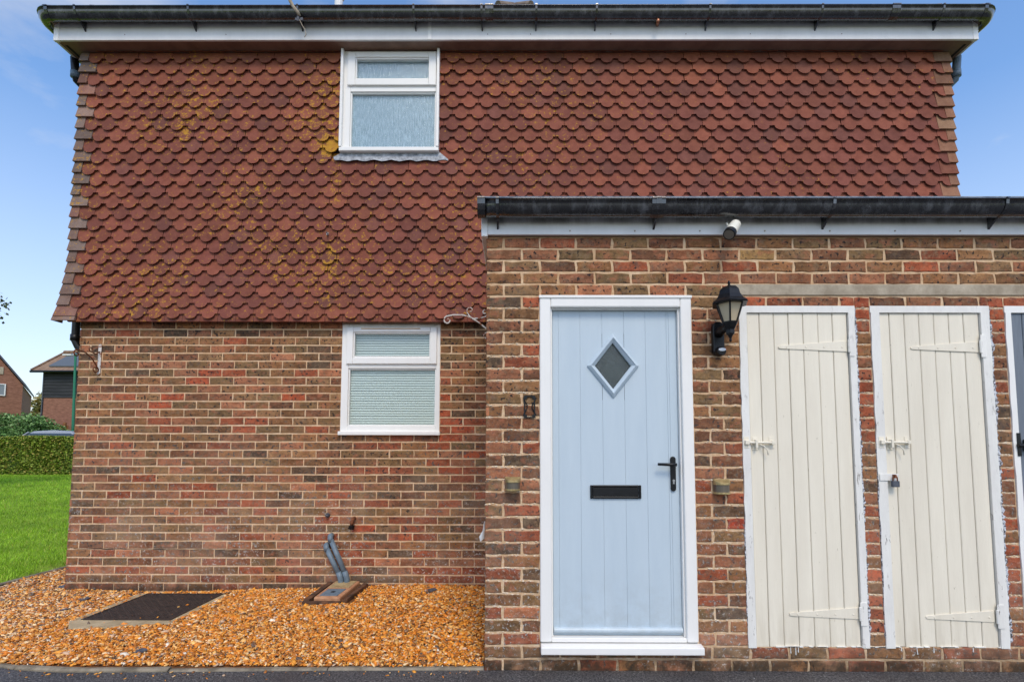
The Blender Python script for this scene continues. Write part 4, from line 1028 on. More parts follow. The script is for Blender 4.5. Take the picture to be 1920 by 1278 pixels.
def bolt(d, x0, x1, z, paint):
    y = DP - 0.006
    b = MB(); b.box(x0, x0+0.032, y, y+0.002, z-0.034, z+0.034); b.box(x0+0.062, x1+0.012, y+0.010, y+0.0135, z-0.038, z+0.036) if False else None
    build(b, 'bolt_plate', paint, d, bevel=0.001)
    b = MB(); b.box(x0+0.056, x0+0.088, y+0.0095, y+0.0135, z-0.046, z+0.032); build(b, 'bolt_plate', paint, d, bevel=0.001)
    b = MB(); b.box(x1-0.018, x1+0.012, y+0.0095, y+0.0135, z-0.036, z+0.034)
    bb = build(b, 'bolt_plate', paint, d, bevel=0.001)
    b = MB(); b.tube([(x0+0.004, y-0.006, z), (x1+0.006, y-0.006, z-0.002)], 0.0075, 10)
    b.box(x0+0.064, x0+0.078, y-0.018, y+0.008, z-0.034, z+0.016); b.box(x0+0.004, x0+0.028, y-0.015, y+0.002, z-0.012, z+0.012); b.box(x1-0.014, x1+0.004, y-0.015, y+0.009, z-0.012, z+0.010)
    build(b, 'bolt', paint, d, bevel=0.002)
    b = MB(); b.tube([(x0+0.090, y-0.006, z-0.010), (x0+0.112, y-0.014, z-0.022), (x0+0.132, y-0.016, z-0.045), (x0+0.138, y-0.012, z-0.075)], 0.0035, 8); build(b, 'bolt_tail', paint, d, smooth=True)
X1 = [1.434, 1.513, 1.601, 1.691, 1.781, 1.873, 1.963, 2.052]
X2 = [2.250, 2.314, 2.405, 2.495, 2.587, 2.679, 2.769, 2.862]
sd1 = store_door(S1, X1, M['cream'], M['oldpaint'], 'cream plank door with one bolt, nearest the front door', 1.431, 2.056)
hinge(sd1, 1.624, 2.046, 2.050, 2.080, 1.930, 1.866, 2.012, M['cream'], M['oldpaint']); hinge(sd1, 1.634, 2.042, 2.046, 2.086, 0.332, 0.263, 0.398, M['cream'], M['oldpaint'])
bolt(sd1, 1.390, 1.566, 1.340, M['cream'])
sd2 = store_door(S2, X2, M['cream'], M['oldpaint'], 'cream plank door with a padlocked hasp', 2.246, 2.866)
hinge(sd2, 2.432, 2.846, 2.852, 2.882, 1.926, 1.860, 1.999, M['cream'], M['oldpaint']); hinge(sd2, 2.438, 2.842, 2.850, 2.890, 0.317, 0.25, 0.388, M['cream'], M['oldpaint'])
bolt(sd2, 2.204, 2.384, 1.343, M['cream'])
b = MB(); b.box(2.196, 2.312, DP-0.010, DP-0.006, 1.112, 1.154); build(b, 'hasp', M['oldpaint'], sd2, bevel=0.002)
sd3 = store_door(S3, [3.056, 3.13, 3.22, 3.31, 3.40, 3.49, 3.58, 3.67, 3.70], M['greydoor'], M['upvc'], 'grey plank door cut by the edge of the photograph', 3.052, 3.704)
b = MB(); b.box(3.034, 3.056, DP-0.009, DP-0.005, 1.26, 1.40); b.tube([(3.03, DP-0.016, 1.325), (3.16, DP-0.016, 1.325)], 0.012, 10); b.box(3.08, 3.10, DP-0.02, DP+0.004, 1.29, 1.36); build(b, 'bolt', M['black'], sd3, bevel=0.001)
# ragged paint spilled on the brick edges beside the jambs
def smear(x, sgn, z0, z1, wmax):
    mb = MB(); n_ = int((z1-z0)/0.014); vs = []
    for k in range(n_+1):
        z = z0 + (z1-z0)*k/n_; wv = wmax*(0.25 + 0.75*rnd.random())*(0.45 + 0.55*math.sin(z*9+x)**2)
        vs += [(x, DP-0.0025, z), (x + sgn*wv, DP-0.0035 + rnd.uniform(0, 0.002), z), (x + sgn*wv, DP+0.008, z)]
    fs = [(k*3, k*3+1, k*3+4, k*3+3) if sgn > 0 else (k*3+3, k*3+4, k*3+1, k*3) for k in range(n_)] + [(k*3+1, k*3+2, k*3+5, k*3+4) for k in range(n_)]
    build(mb.add(vs, fs), 'paint_smear', M['smear'], out)
smear(2.093, 1, 0.17, 2.16, 0.020); smear(2.917, 1, 0.17, 2.16, 0.030); smear(2.193, -1, 0.2, 1.3, 0.008); smear(1.385, -1, 0.15, 0.9, 0.008)
# white drips on the sill course
mb = MB()
for x, l_ in ((1.63, .035), (1.66, .045), (1.675, .03), (2.28, .02), (2.37, .04), (2.47, .03), (2.70, .025)):
    mb.tube([(x, DP-0.0015, 0.140), (x+rnd.uniform(-.003,.003), DP-0.002, 0.140-l_)], [0.002, 0.003], 6)
for k in range(34):
    x = rnd.uniform(1.40, 3.0); wv = rnd.uniform(0.008, 0.04); mb.box(x-wv, x+wv, DP-0.002, DP+0.01, 0.1385 + rnd.uniform(-.001,.001), 0.1415 + rnd.uniform(0, .002))
build(mb, 'paint_drips', M['oldpaint'], out, kind='stuff')

# ------------------------------------------------------------------ things fixed to the walls
# lantern
lx, lyy = 1.263, DP - 0.150
lan = thing('wall_lantern', 'black six sided lantern with frosted panes on the pier beside the front door', 'lantern', (1.245, DP, 1.95))
b = MB(); b.prism([(1.244 + 0.036*math.cos(t), (1.900 if math.sin(t) < 0 else 2.038) + 0.036*math.sin(t)) for t in [2*math.pi*k/24 for k in range(24)]], DP-0.036, DP-0.002); build(b, 'backplate', M['black'], lan, bevel=0.008)
b = MB(); b.tube([(1.244, DP-0.03, 2.00), (1.248, DP-0.065, 2.01), (1.255, DP-0.10, 2.012), (lx, lyy, 2.008)], [0.030, 0.026, 0.022, 0.022], 14); build(b, 'arm', M['black'], lan, smooth=True)
b = MB(); b.tube([(1.246, DP-0.03, 1.888), (1.246, DP-0.072, 1.884)], [0.030, 0.026], 16); se = build(b, 'sensor', M['black'], lan, bevel=0.004)
b = MB(); b.tube([(1.246, DP-0.066, 1.893), (1.246, DP-0.0765, 1.893)], [0.0245, 0.021], 16); b.v = [(p[0], p[1], 1.893 + (p[2]-1.893)*0.45) for p in b.v]; build(b, 'sensor_lens', M['white'], se)
rot = R(-112)
def hexp(r, z): return [(lx + r*math.cos(rot + k*math.pi/3), lyy + r*math.sin(rot + k*math.pi/3), z) for k in range(6)]
ZT, ZB, RT, RB = 2.150, 2.034, 0.080, 0.040
b = MB(); b.lathe([(0.104, 2.140), (0.108, 2.147), (0.100, 2.156), (0.082, 2.170), (0.066, 2.196), (0.058, 2.226), (0.040, 2.246), (0.018, 2.251), (0.012, 2.254), (0.006, 2.262), (0.010, 2.270), (0.004, 2.285)], lx, lyy, 6, rot); build(b, 'lantern_roof', M['black'], lan)
for k in range(6):
    for dd in (0, 1): pass
    a = rot + k*math.pi/3; x_, y_ = lx + 0.108*math.cos(a), lyy + 0.108*math.sin(a)
b = MB()
T_, B_ = hexp(RT, ZT), hexp(RB, ZB)
for k in range(6): b.tube([B_[k], T_[k]], 0.0052, 6)
for ring, r_ in ((T_, 0.006), (B_, 0.006)):
    for k in range(6): b.tube([ring[k], ring[(k+1) % 6]], r_, 6)
b.lathe([(0.040, 2.036), (0.043, 2.030), (0.032, 2.005), (0.024, 1.992), (0.026, 1.986), (0.026, 1.970), (0.016, 1.962), (0.010, 1.950), (0.006, 1.940), (0.009, 1.932), (0.004, 1.922)], lx, lyy, 6, rot)
build(b, 'cage', M['black'], lan)
Ti, Bi = hexp(RT-0.002, ZT), hexp(RB-0.002, ZB)
for k in range(6):
    q = MB(); k2 = (k+1) % 6
    p0, p1, p2, p3 = Vector(Bi[k]), Vector(Bi[k2]), Vector(Ti[k2]), Vector(Ti[k]); cen = Vector((lx, lyy, 2.09))
    ins = [p + (cen - p).normalized()*0.004 for p in (p0, p1, p2, p3)]
    q.add([p0, p1, p2, p3] + ins, [(0,1,2,3), (7,6,5,4), (0,4,5,1), (1,5,6,2), (2,6,7,3), (3,7,4,0)]); build(q, 'glass_pane', M['lanternglass'], lan)

# security camera under the fascia
cam_t = thing('security_camera', 'small ivory bullet camera aiming down from the low white fascia', 'camera', (1.335, DP-0.04, 2.65))
A = Vector((1.346, DP-0.085, 2.662)); Bp = Vector((1.258, DP-0.155, 2.545)); d_ = (Bp-A).normalized()
b = MB(); b.tube([A, A + d_*0.012, A + d_*0.10], [0.024, 0.032, 0.034], 18); cb = build(b, 'body', M['ivory'], cam_t, smooth=False, bevel=0.002)
b = MB(); b.tube([A + d_*0.10, A + d_*0.130], [0.0355, 0.0355], 20); build(b, 'lens_hood', M['black'], cam_t)
b = MB(); b.tube([A + d_*0.130, A + d_*0.1305], [0.029, 0.029], 20); build(b, 'lens', M['smoke'], cam_t)
b = MB(); b.tube([A + d_*0.005, (1.350, DP-0.06, 2.668), (1.352, DP-0.030, 2.672)], [0.013, 0.011, 0.013], 10); b.tube([(1.352, DP-0.042, 2.672), (1.352, DP-0.030, 2.672)], 0.024, 14)
b.tube([(1.300, DP-0.09, 2.640), (1.292, DP-0.075, 2.668), (1.310, DP-0.055, 2.682)], 0.006, 8); build(b, 'bracket', M['ivory'], cam_t, smooth=True)

# brass up-and-down lights
def step_light(x0, x1, z0, z1, label):
    t = thing('step_light', label, 'wall light', ((x0+x1)/2, DP, (z0+z1)/2), 'small brass lights on the piers')
    cx_, wv = (x0+x1)/2, (x1-x0)/2
    b = MB(); b.box(cx_-wv*0.9, cx_+wv*0.9, DP-0.012, DP-0.001, z0+0.004, z1-0.004); build(b, 'backplate', M['brass'], t, bevel=0.002)
    arc = [(cx_ + wv*math.cos(math.pi*k/12), DP-0.010 - 0.060*math.sin(math.pi*k/12)) for k in range(13)]
    def shell(za, zb_, sc=1.0):
        q = MB(); n2 = 13
        vs = [(cx_ + (x-cx_)*sc, DP-0.010 + (y-DP+0.010)*sc, za) for x, y in arc] + [(cx_ + (x-cx_)*sc, DP-0.010 + (y-DP+0.010)*sc, zb_) for x, y in arc]
        q.add(vs, [(k, k+1, n2+k+1, n2+k) for k in range(n2-1)] + [tuple(range(n2-1, -1, -1)), tuple(range(n2, 2*n2)), (0, n2, 2*n2-1, n2-1)]); return q
    hd_ = shell(z1-0.034, z1); hd_.v = [(x, y, z - 0.024*max(0.0, (DP-0.010-y)/0.060) if z > z1-0.001 else z) for x, y, z in hd_.v]
    build(hd_, 'hood', M['brass'], t, bevel=0.002)
    build(shell(z0+0.012, z1-0.0342, 0.93), 'lens', M['smoke'], t); build(shell(z0, z0+0.0118, 0.99), 'base_rim', M['brass'], t, bevel=0.002)
step_light(-0.052, 0.041, 1.049, 1.132, 'small brass wall light on the pier left of the blue door')
step_light(1.194, 1.292, 1.032, 1.121, 'small brass wall light on the pier below the black lantern')

# empty iron plate frame
mb = MB(); frame_box(mb, 0.062, 0.130, 1.486, 1.622, 0.0075, DP-0.008, DP-0.001)
for s in (-1, 1):
    mb.tube([(0.096 + s*(0.026 - 0.012*math.cos(2*math.pi*t/10 - math.pi)), DP-0.006, 1.497 + 0.114*t/10) for t in range(11)], 0.0034, 6)
for (x, z) in ((0.074, 1.61), (0.118, 1.61), (0.074, 1.498), (0.118, 1.498)): mb.box(x-0.006, x+0.006, DP-0.007, DP-0.002, z-0.008, z+0.008)
o = build(mb, 'plate_frame', M['black']); tag(o, 'empty black iron plate frame on the bricks left of the blue door', 'plate frame')

# padlock hanging from the hasp
pl = thing('padlock', 'small dark padlock with rusty shackle hanging from the white hasp', 'padlock', (2.274, DP-0.02, 1.10))
b = MB(); b.box(2.256, 2.296, DP-0.034, DP-0.014, 1.076, 1.112); build(b, 'lock_body', M['greypipe'] if False else M['slate'], pl, bevel=0.003)
b = MB(); b.tube([(2.263, DP-0.024, 1.110), (2.263, DP-0.024, 1.128), (2.268, DP-0.024, 1.138), (2.276, DP-0.024, 1.142), (2.284, DP-0.024, 1.138), (2.289, DP-0.024, 1.128), (2.289, DP-0.024, 1.110)], 0.0038, 8); build(b, 'shackle', M['rust'], pl, smooth=True)
b = MB(); b.box(2.270, 2.282, DP-0.030, DP-0.011, 1.128, 1.150); build(b, 'staple', M['rust'], sd2, bevel=0.001)

# scroll brackets
def spiral(cx_, cz, r0_, turns, a0, n_=26, sgn=1, shrink=0.75):
    return [(cx_ + r0_*(1 - shrink*k/n_)*math.cos(a0 + sgn*turns*2*math.pi*k/n_), cz + r0_*(1 - shrink*k/n_)*math.sin(a0 + sgn*turns*2*math.pi*k/n_)) for k in range(n_+1)]
sl = thing('scroll_bracket', 'rusty scrolled basket bracket at the far corner of the house wall', 'bracket', (-3.86, DM, 2.1), 'wrought iron hanging brackets')
bx = -3.862
b = MB(); b.box(bx-0.014, bx+0.014, DM-0.008, DM-0.001, 1.985, 2.270); build(b, 'wall_plate', M['rustwhite'], sl, bevel=0.002)
arm = [(DM-0.010, 2.03), (DM-0.035, 2.065), (DM-0.09, 2.125), (DM-0.15, 2.160), (DM-0.20, 2.170), (DM-0.235, 2.168)]
cu = spiral(DM-0.245, 2.137, 0.033, 1.1, math.pi*0.45, 22, 1)
b = MB(); b.tube([(bx, y, z) for y, z in arm + cu], 0.006, 8); build(b, 'arm', M['rust'], sl, smooth=True)
b = MB(); b.tube([(bx, y, z) for y, z in spiral(DM-0.045, 2.03, 0.034, 1.1, 0.2, 20, -1)], 0.0055, 8); b.tube([(bx, y, z) for y, z in [(DM-0.008, 2.20), (DM-0.05, 2.17), (DM-0.09, 2.18)] + spiral(DM-0.10, 2.205, 0.026, 0.9, -1.2, 16, -1)], 0.0055, 8); build(b, 'scroll', M['rust'], sl, smooth=True)
sr = thing('scroll_bracket', 'flaking white scrolled basket bracket on the outbuilding side wall beside the tiles', 'bracket', (OX0, 4.0, 2.35), 'wrought iron hanging brackets')
yb = 4.0; zo = 0.0
b = MB(); b.box(OX0-0.008, OX0-0.001, yb-0.014, yb+0.014, 2.22, 2.48); build(b, 'wall_plate', M['rustwhite'], sr, bevel=0.002)
arm = spiral(-0.548, 2.366, 0.034, 1.05, -0.9, 22, -1, 0.0); arm = list(reversed(spiral(-0.548, 2.362, 0.036, 1.0, math.pi*0.55, 22, 1))) + [(-0.50, 2.408), (-0.43, 2.408), (-0.36, 2.388), (-0.29, 2.345), (-0.22, 2.285), (OX0-0.006, 2.245)]
b = MB(); b.tube([(x, yb, z) for x, z in arm], 0.0065, 8); build(b, 'arm', M['rustwhite'], sr, smooth=True)
b = MB(); b.tube([(x, yb, z) for x, z in [(-0.33, 2.370), (-0.37, 2.40), (-0.388, 2.43)] + spiral(-0.362, 2.447, 0.028, 0.9, math.pi*1.1, 18, -1)], 0.0055, 8)
b.tube([(x, yb, z) for x, z in [(-0.34, 2.378), (-0.28, 2.380), (-0.235, 2.395), (-0.212, 2.42)] + spiral(-0.240, 2.430, 0.026, 0.9, 0.1, 18, 1)], 0.0055, 8)
b.tube([(x, yb, z) for x, z in spiral(-0.225, 2.232, 0.030, 1.1, 1.2, 20, 1)], 0.005, 8); build(b, 'scroll', M['rustwhite'], sr, smooth=True)

# tap stub, plugged outlet, hook, overflow, cable
tap = thing('pipe_stub', 'rusty bent pipe stub with black cap low on the house wall', 'pipe', (-1.46, DM, 0.65))
b = MB(); b.tube([(-1.45, DM+0.004, 0.672), (-1.452, DM-0.03, 0.672), (-1.456, DM-0.045, 0.655), (-1.458, DM-0.045, 0.61)], 0.016, 12); build(b, 'bend', M['rust'], tap, smooth=True)
b = MB(); b.tube([(-1.458, DM-0.045, 0.614), (-1.459, DM-0.045, 0.578)], [0.026, 0.022], 14); b.box(-1.489, -1.470, DM-0.055, DM-0.035, 0.584, 0.598); build(b, 'cap', M['black'], tap, bevel=0.002)
b = MB(); b.tube([(-1.693, DM+0.004, 0.700), (-1.693, DM-0.022, 0.698)], [0.021, 0.017], 14); b.tube([(-1.693, DM-0.020, 0.698), (-1.688, DM-0.030, 0.690)], [0.013, 0.009], 10)
o = build(b, 'wall_plug', M['slate']); tag(o, 'round grey plug in the bricks above the two waste pipes', 'plug')
hk = MB(); hk.tube([(-1.742, row_y(15)-0.004, 3.302), (-1.738, row_y(15)-0.045, 3.300), (-1.725, row_y(15)-0.06, 3.29)], 0.006, 8); hk.box(-1.752, -1.734, row_y(15)-0.01, row_y(15)+0.004, 3.292, 3.315)
o = build(hk, 'metal_hook', M['steel']); tag(o, 'small metal hook poking out of the tile hanging below the upper window', 'hook')
b = MB(); b.tube([(1.335, FY+0.005, 5.255), (1.325, FY-0.05, 5.235), (1.315, FY-0.09, 5.212)], 0.016, 12); o = build(b, 'overflow_pipe', M['copper'], smooth=True); tag(o, 'short copper overflow pipe poking through the upper white fascia', 'overflow pipe')
cab = thing('aerial_cable', 'grey aerial cable looped over the upper gutter with a loose end', 'cable', (-1.95, 4.1, 5.2))
b = MB(); b.tube([(-2.08, 4.20, 5.62), (-2.055, 4.185, 5.50), (-2.045, 4.175, 5.40), (-2.03, 4.17, 5.34), (-2.00, 4.17, 5.285), (-1.965, 4.18, 5.245), (-1.955, 4.20, 5.222)], 0.015, 10); build(b, 'cable', M['concrete'], cab, smooth=True)
b = MB(); b.add([], []); b.box(-1.995, -1.925, 4.20, 4.212, 5.185, 5.212); b.box(-1.975, -1.955, 4.19, 4.215, 5.17, 5.235); build(b, 'clip', M['slate'], cab, bevel=0.002)
b = MB(); b.tube([(-1.955, 4.20, 5.19), (-1.93, 4.20, 5.14), (-1.90, 4.205, 5.09), (-1.895, 4.21, 5.05), (-1.91, 4.21, 5.03)], 0.0032, 6); build(b, 'loose_wire', M['concrete'], cab, smooth=True)
# white scrap on the corner
b = MB(); b.add([(-0.178, DP-0.001, 0.855), (-0.173, DP+0.02, 0.865), (-0.176, DP+0.03, 0.76), (-0.200, DP+0.004, 0.745), (-0.206, DP-0.004, 0.775), (-0.185, DP-0.004, 0.81),
                (-0.176, DP+0.001, 0.855), (-0.171, DP+0.022, 0.865), (-0.174, DP+0.032, 0.76), (-0.198, DP+0.006, 0.745), (-0.204, DP-0.002, 0.775), (-0.183, DP-0.002, 0.81)],
                [(0,5,4,3,2,1), (6,7,8,9,10,11)] + [(i, (i+1) % 6, (i+1) % 6 + 6, i+6) for i in range(6)])
o = build(b, 'plastic_scrap', M['white']); tag(o, 'white plastic scrap caught on the outbuilding corner above the gravel', 'scrap')

# waste pipes into the gully
def waste(x, ztop, xb, zb_, y, label):
    t = thing('waste_pipe', label, 'pipe', (x, y, ztop), 'grey waste pipes above the gully')
    b = MB(); b.tube([(x, DM+0.004, ztop+0.004), (x, y+0.012, ztop+0.004), (x+0.004, y, ztop-0.010), (x+0.014, y, ztop-0.045)], 0.0248, 14); build(b, 'elbow', M['greypipe'], t, smooth=True)
    b = MB(); b.tube([(x+0.008, y, ztop-0.02), (xb-0.012, y-0.012, zb_+0.055)], 0.0228, 14); build(b, 'pipe', M['greypipe'], t, smooth=True)
    b = MB(); b.tube([(xb-0.024, y-0.011, zb_+0.088), (xb-0.008, y-0.012, zb_+0.045), (xb-0.001, y-0.012, zb_+0.022), (xb, y-0.012, zb_), (xb, y-0.012, zb_-0.05)], 0.0252, 14); build(b, 'elbow', M['greypipe'], t, smooth=True)
waste(-1.652, 0.512, -1.484, 0.125, DM-0.050, 'upper of two grey waste pipes slanting down the wall, starting higher')
waste(-1.684, 0.432, -1.536, 0.120, DM-0.056, 'lower of two grey waste pipes slanting down the wall, starting lower')
# gully with its boards
gl = thing('drain_gully', 'terracotta drain gully with grey lid boxed by weathered boards', 'drain gully', (-1.54, 4.28, 0.03))
sl_ = lambda y: 0.088 + (y-4.10)*0.085
def quad_slab(b, pts4, lift, th):
    b.add([(x, y, sl_(y) + lift) for x, y in pts4] + [(x, y, sl_(y) + lift - th) for x, y in pts4], [(0,1,2,3), (7,6,5,4), (0,4,5,1), (1,5,6,2), (2,6,7,3), (3,7,4,0)])
b = MB(); quad_slab(b, [(-1.640, 4.105), (-1.420, 4.105), (-1.375, 4.49), (-1.600, 4.49)], 0.0, 0.10); build(b, 'surround', M['terracotta'], gl, bevel=0.012)
b = MB(); quad_slab(b, [(-1.598, 4.315), (-1.418, 4.315), (-1.402, 4.480), (-1.578, 4.480)], 0.004, 0.01); build(b, 'mortar_bed', M['sand'], gl)
b = MB(); quad_slab(b, [(-1.604, 4.135), (-1.455, 4.135), (-1.432, 4.285), (-1.585, 4.285)], 0.004, 0.01); lid = build(b, 'lid', M['greypipe'], gl, bevel=0.002)
b = MB(); quad_slab(b, [(-1.535, 4.20), (-1.505, 4.20), (-1.500, 4.222), (-1.530, 4.222)], 0.007, 0.003); build(b, 'lid_grip', M['black'], lid)
for P4, zt_ in (([(-1.715, 4.085), (-1.668, 4.085), (-1.625, 4.50), (-1.668, 4.50)], 0.075), ([(-1.712, 4.050), (-1.405, 4.050), (-1.400, 4.092), (-1.715, 4.083)], 0.068), ([(-1.395, 4.075), (-1.358, 4.095), (-1.300, 4.47), (-1.345, 4.485)], 0.075)):
    b = MB(); b.add([(x, y, 0.0) for x, y in P4] + [(x, y, zt_ + max(0, y-4.1)*0.09 + rnd.uniform(-.004, .004)) for x, y in P4], [(3,2,1,0), (4,5,6,7), (0,1,5,4), (1,2,6,5), (2,3,7,6), (3,0,4,7)]); build(b, 'board', M['wood'], gl, bevel=0.003)

# manhole
mh = thing('manhole_cover', 'rusted square checkered manhole cover in concrete on the gravel', 'manhole cover', (-2.9, 4.05, 0.02))
b = MB(); b.prism([(0,0)]*0 or [(0,0),(1,0),(1,1)], 0, 1) if False else None
pp = [(-3.16, 3.565), (-2.80, 3.60), (-2.49, 3.665), (-2.50, 4.42), (-3.31, 4.425), (-3.295, 3.72)]
b = MB(); n_ = len(pp); b.add([(x, y, 0.0245) for x, y in pp] + [(x, y, -0.02) for x, y in pp], [tuple(range(n_)), tuple(range(2*n_-1, n_-1, -1))] + [(i, i+n_, (i+1) % n_ + n_, (i+1) % n_) for i in range(n_)]); build(b, 'concrete_surround', M['sandcrete'], mh, bevel=0.006)
b = MB(); frame_box(b, -3.222, -2.545, 0, 1, 0.016, 0, 1) if False else None
mx0, mx1, my0, my1 = -3.222, -2.552, 3.735, 4.405
b = MB()
for (xa, xb, ya, yb_) in ((mx0, mx1, my0, my0+0.014), (mx0, mx1, my1-0.014, my1), (mx0, mx0+0.014, my0+0.014, my1-0.014), (mx1-0.014, mx1, my0+0.014, my1-0.014)): b.box(xa, xb, ya, yb_, 0.01, 0.0315)
build(b, 'rim', M['iron'], mh)
b = MB(); b.box(mx0+0.0145, mx1-0.0145, my0+0.0145, my1-0.0145, 0.01, 0.027); plate = build(b, 'plate', M['iron'], mh)
b = MB(); nn = 19; stp = (mx1-mx0-0.05)/nn
for i in range(nn+1):
    for j in range(nn+1):
        x = mx0+0.025 + stp*i; y = my0+0.025 + stp*j; a = R(45) if (i+j) % 2 else R(-45); l_, w_ = 0.0125, 0.0048
        ca, sa = math.cos(a), math.sin(a)
        q = [(x + l_*ca*u - w_*sa*v, y + l_*sa*u + w_*ca*v) for u, v in ((-1,-1),(1,-1),(1,1),(-1,1))]
        q2 = [(x + (px_-x)*0.75, y + (py_-y)*0.75) for px_, py_ in q]
        b.add([(*p, 0.0268) for p in q] + [(*p, 0.032) for p in q2], [(4,5,6,7), (0,1,5,4), (1,2,6,5), (2,3,7,6), (3,0,4,7)])
build(b, 'studs', M['iron'], plate, kind='stuff')

# slate chips lying on the gravel
for (x, y, s, a, lab) in ((-4.15, 4.60, 0.055, 0.3, 'pale slate chip on the gravel at the house corner'), (-3.62, 4.22, 0.062, 0.15, 'dark slate chip on the gravel behind the manhole cover'), (-3.55, 3.96, 0.048, -0.1, 'dark slate chip on the gravel beside the manhole cover'), (-2.35, 3.17, 0.045, 0.2, 'dark slate chip near the kerb in front of the manhole cover'), (-0.72, 4.30, 0.06, 0.2, 'dark wet twig of slate on the gravel right of the gully')):
    b = MB(); k = 7; ring = [(x + s*rnd.uniform(0.7, 1.1)*math.cos(2*math.pi*q/k), y + 0.6*s*rnd.uniform(0.7, 1.1)*math.sin(2*math.pi*q/k)) for q in range(k)]
    zz_ = bed(x, y) + 0.012; tlt = lambda p: (p[0]-x)*0.15 + (p[1]-y)*a
    b.add([(*p, zz_ + tlt(p)) for p in ring] + [(*p, zz_ + 0.007 + tlt(p)) for p in ring], [tuple(range(k-1, -1, -1)), tuple(range(k, 2*k))] + [(i, (i+1) % k, (i+1) % k + k, i+k) for i in range(k)])
    o = build(b, 'slate_chip', M['slate']); tag(o, lab.replace('twig of slate', 'slate chip'), 'slate chip', 'slate chips on the gravel')

# ------------------------------------------------------------------ beyond the lawn
def leaves(name, n, sampler, size, palette_, parent=None, up_bias=0.3):
    C0 = np.array([sampler() for _ in range(n)]); s = size*rs.uniform(0.6, 1.3, n)
    nrm = rs.normal(0, 1, (n, 3)); nrm[:, 2] = np.abs(nrm[:, 2]) + up_bias; nrm /= np.linalg.norm(nrm, axis=1)[:, None]
    a = np.cross(nrm, rs.normal(0, 1, (n, 3))); a /= np.linalg.norm(a, axis=1)[:, None]; b = np.cross(nrm, a)
    V = np.stack([C0 - a*s[:,None], C0 - b*s[:,None]*0.55, C0 + a*s[:,None], C0 + b*s[:,None]*0.55], 1)
    cols = np.array([c(*p)[:3] for p in palette_])[rs.choice(len(palette_), n)] * rs.uniform(0.75, 1.25, (n, 1))
    return link(name, tri_mesh(name, V, cols, M['leaf']), parent)
# hedge
hd = thing('hedge', 'clipped green box hedge along the back of the lawn', 'hedge', (-17, 18.5, terrain(0, 18.5)))
hx0, hx1, hy0, hy1 = -27.0, -9.0, 17.9, 19.1
ht = lambda x: 1.74 + 0.03*math.sin(x*1.7)
def s_hedge():
    x = rnd.uniform(-21, -14) if rnd.random() < 0.75 else rnd.uniform(hx0, hx1)
    if rnd.random() < 0.62: return (x, hy0 + rnd.uniform(-0.05, 0.06) + 0.06*math.sin(x*3), rnd.uniform(0.36, ht(x)))
    return (x, rnd.uniform(hy0, hy1), ht(x) + rnd.uniform(-0.04, 0.04))
b = MB(); b.box(hx0, hx1, hy0+0.05, hy1-0.05, 0.3, 1.70); build(b, 'hedge_core', mat('hedge_shade', c(60, 78, 28), 0.95), hd)
o = leaves('foliage', 42000, s_hedge, 0.045, [(128, 148, 50), (108, 132, 42), (146, 162, 66), (86, 110, 38), (160, 150, 72)], hd); o['kind'] = 'stuff'
# shrubs behind the hedge
def shrub(name, label, cx_, cy_, cz, rx_, ry_, rz_, n, size, pal, group, trunk=True):
    t = thing(name, label, 'shrub' if name == 'shrub' else 'tree', (cx_, cy_, terrain(cx_, cy_)), group)
    cl = [(cx_ + rnd.uniform(-1, 1)*rx_*0.75, cy_ + rnd.uniform(-1, 1)*ry_*0.75, cz + rnd.uniform(-1, 1)*rz_*0.7, rnd.uniform(0.22, 0.5)) for _ in range(26)]
    def smp():
        a, b_, c_, r = rnd.choice(cl); v = Vector((rnd.gauss(0,1), rnd.gauss(0,1), rnd.gauss(0,1))).normalized()*(rnd.random()**0.4)
        return (a + v.x*rx_*r, b_ + v.y*ry_*r, c_ + v.z*rz_*r)
    leaves('crown', n, smp, size, pal, t)
    g0 = terrain(cx_, cy_); b = MB()
    b.tube([(cx_, cy_, g0), (cx_+0.05, cy_, (g0+cz)/2), (cx_, cy_+0.1, cz+rz_*0.4)], [0.12 if trunk else 0.05, 0.09 if trunk else 0.04, 0.02], 8)
    for k in range(7):
        a = rnd.choice(cl); z0 = g0 + (cz-g0)*rnd.uniform(0.4, 0.95); b.tube([(cx_, cy_, z0), ((cx_+a[0])/2, (cy_+a[1])/2, (z0+a[2])/2+0.1), a[:3]], [0.05, 0.03, 0.01], 6)
    build(b, 'trunk', M['bark'], t)
GRN = [(116, 152, 84), (98, 136, 70), (142, 172, 112), (80, 116, 62)]
shrub('shrub', 'large loose green shrub behind the hedge before the left house', -22.6, 21.8, 2.10, 1.9, 1.2, 0.9, 14000, 0.06, GRN, 'shrubs behind the hedge', False)
shrub('shrub', 'low green shrub behind the silver car, under the lamp post', -21.2, 23.4, 1.75, 1.6, 0.8, 0.55, 7000, 0.055, GRN, 'shrubs behind the hedge', False)
shrub('tree', 'autumn tinted tree between the two far houses', -37.6, 40.0, 4.2, 2.3, 1.6, 2.2, 4500, 0.16, [(150, 140, 84), (128, 130, 78), (168, 150, 90), (120, 124, 84)], 'garden trees')
shrub('tree', 'dark green tree whose branch tip enters the picture edge above the far brick house', -15.6, 12.0, 4.35, 1.9, 1.6, 1.7, 6000, 0.06, [(70, 84, 44), (88, 98, 56), (58, 70, 38)], 'garden trees')
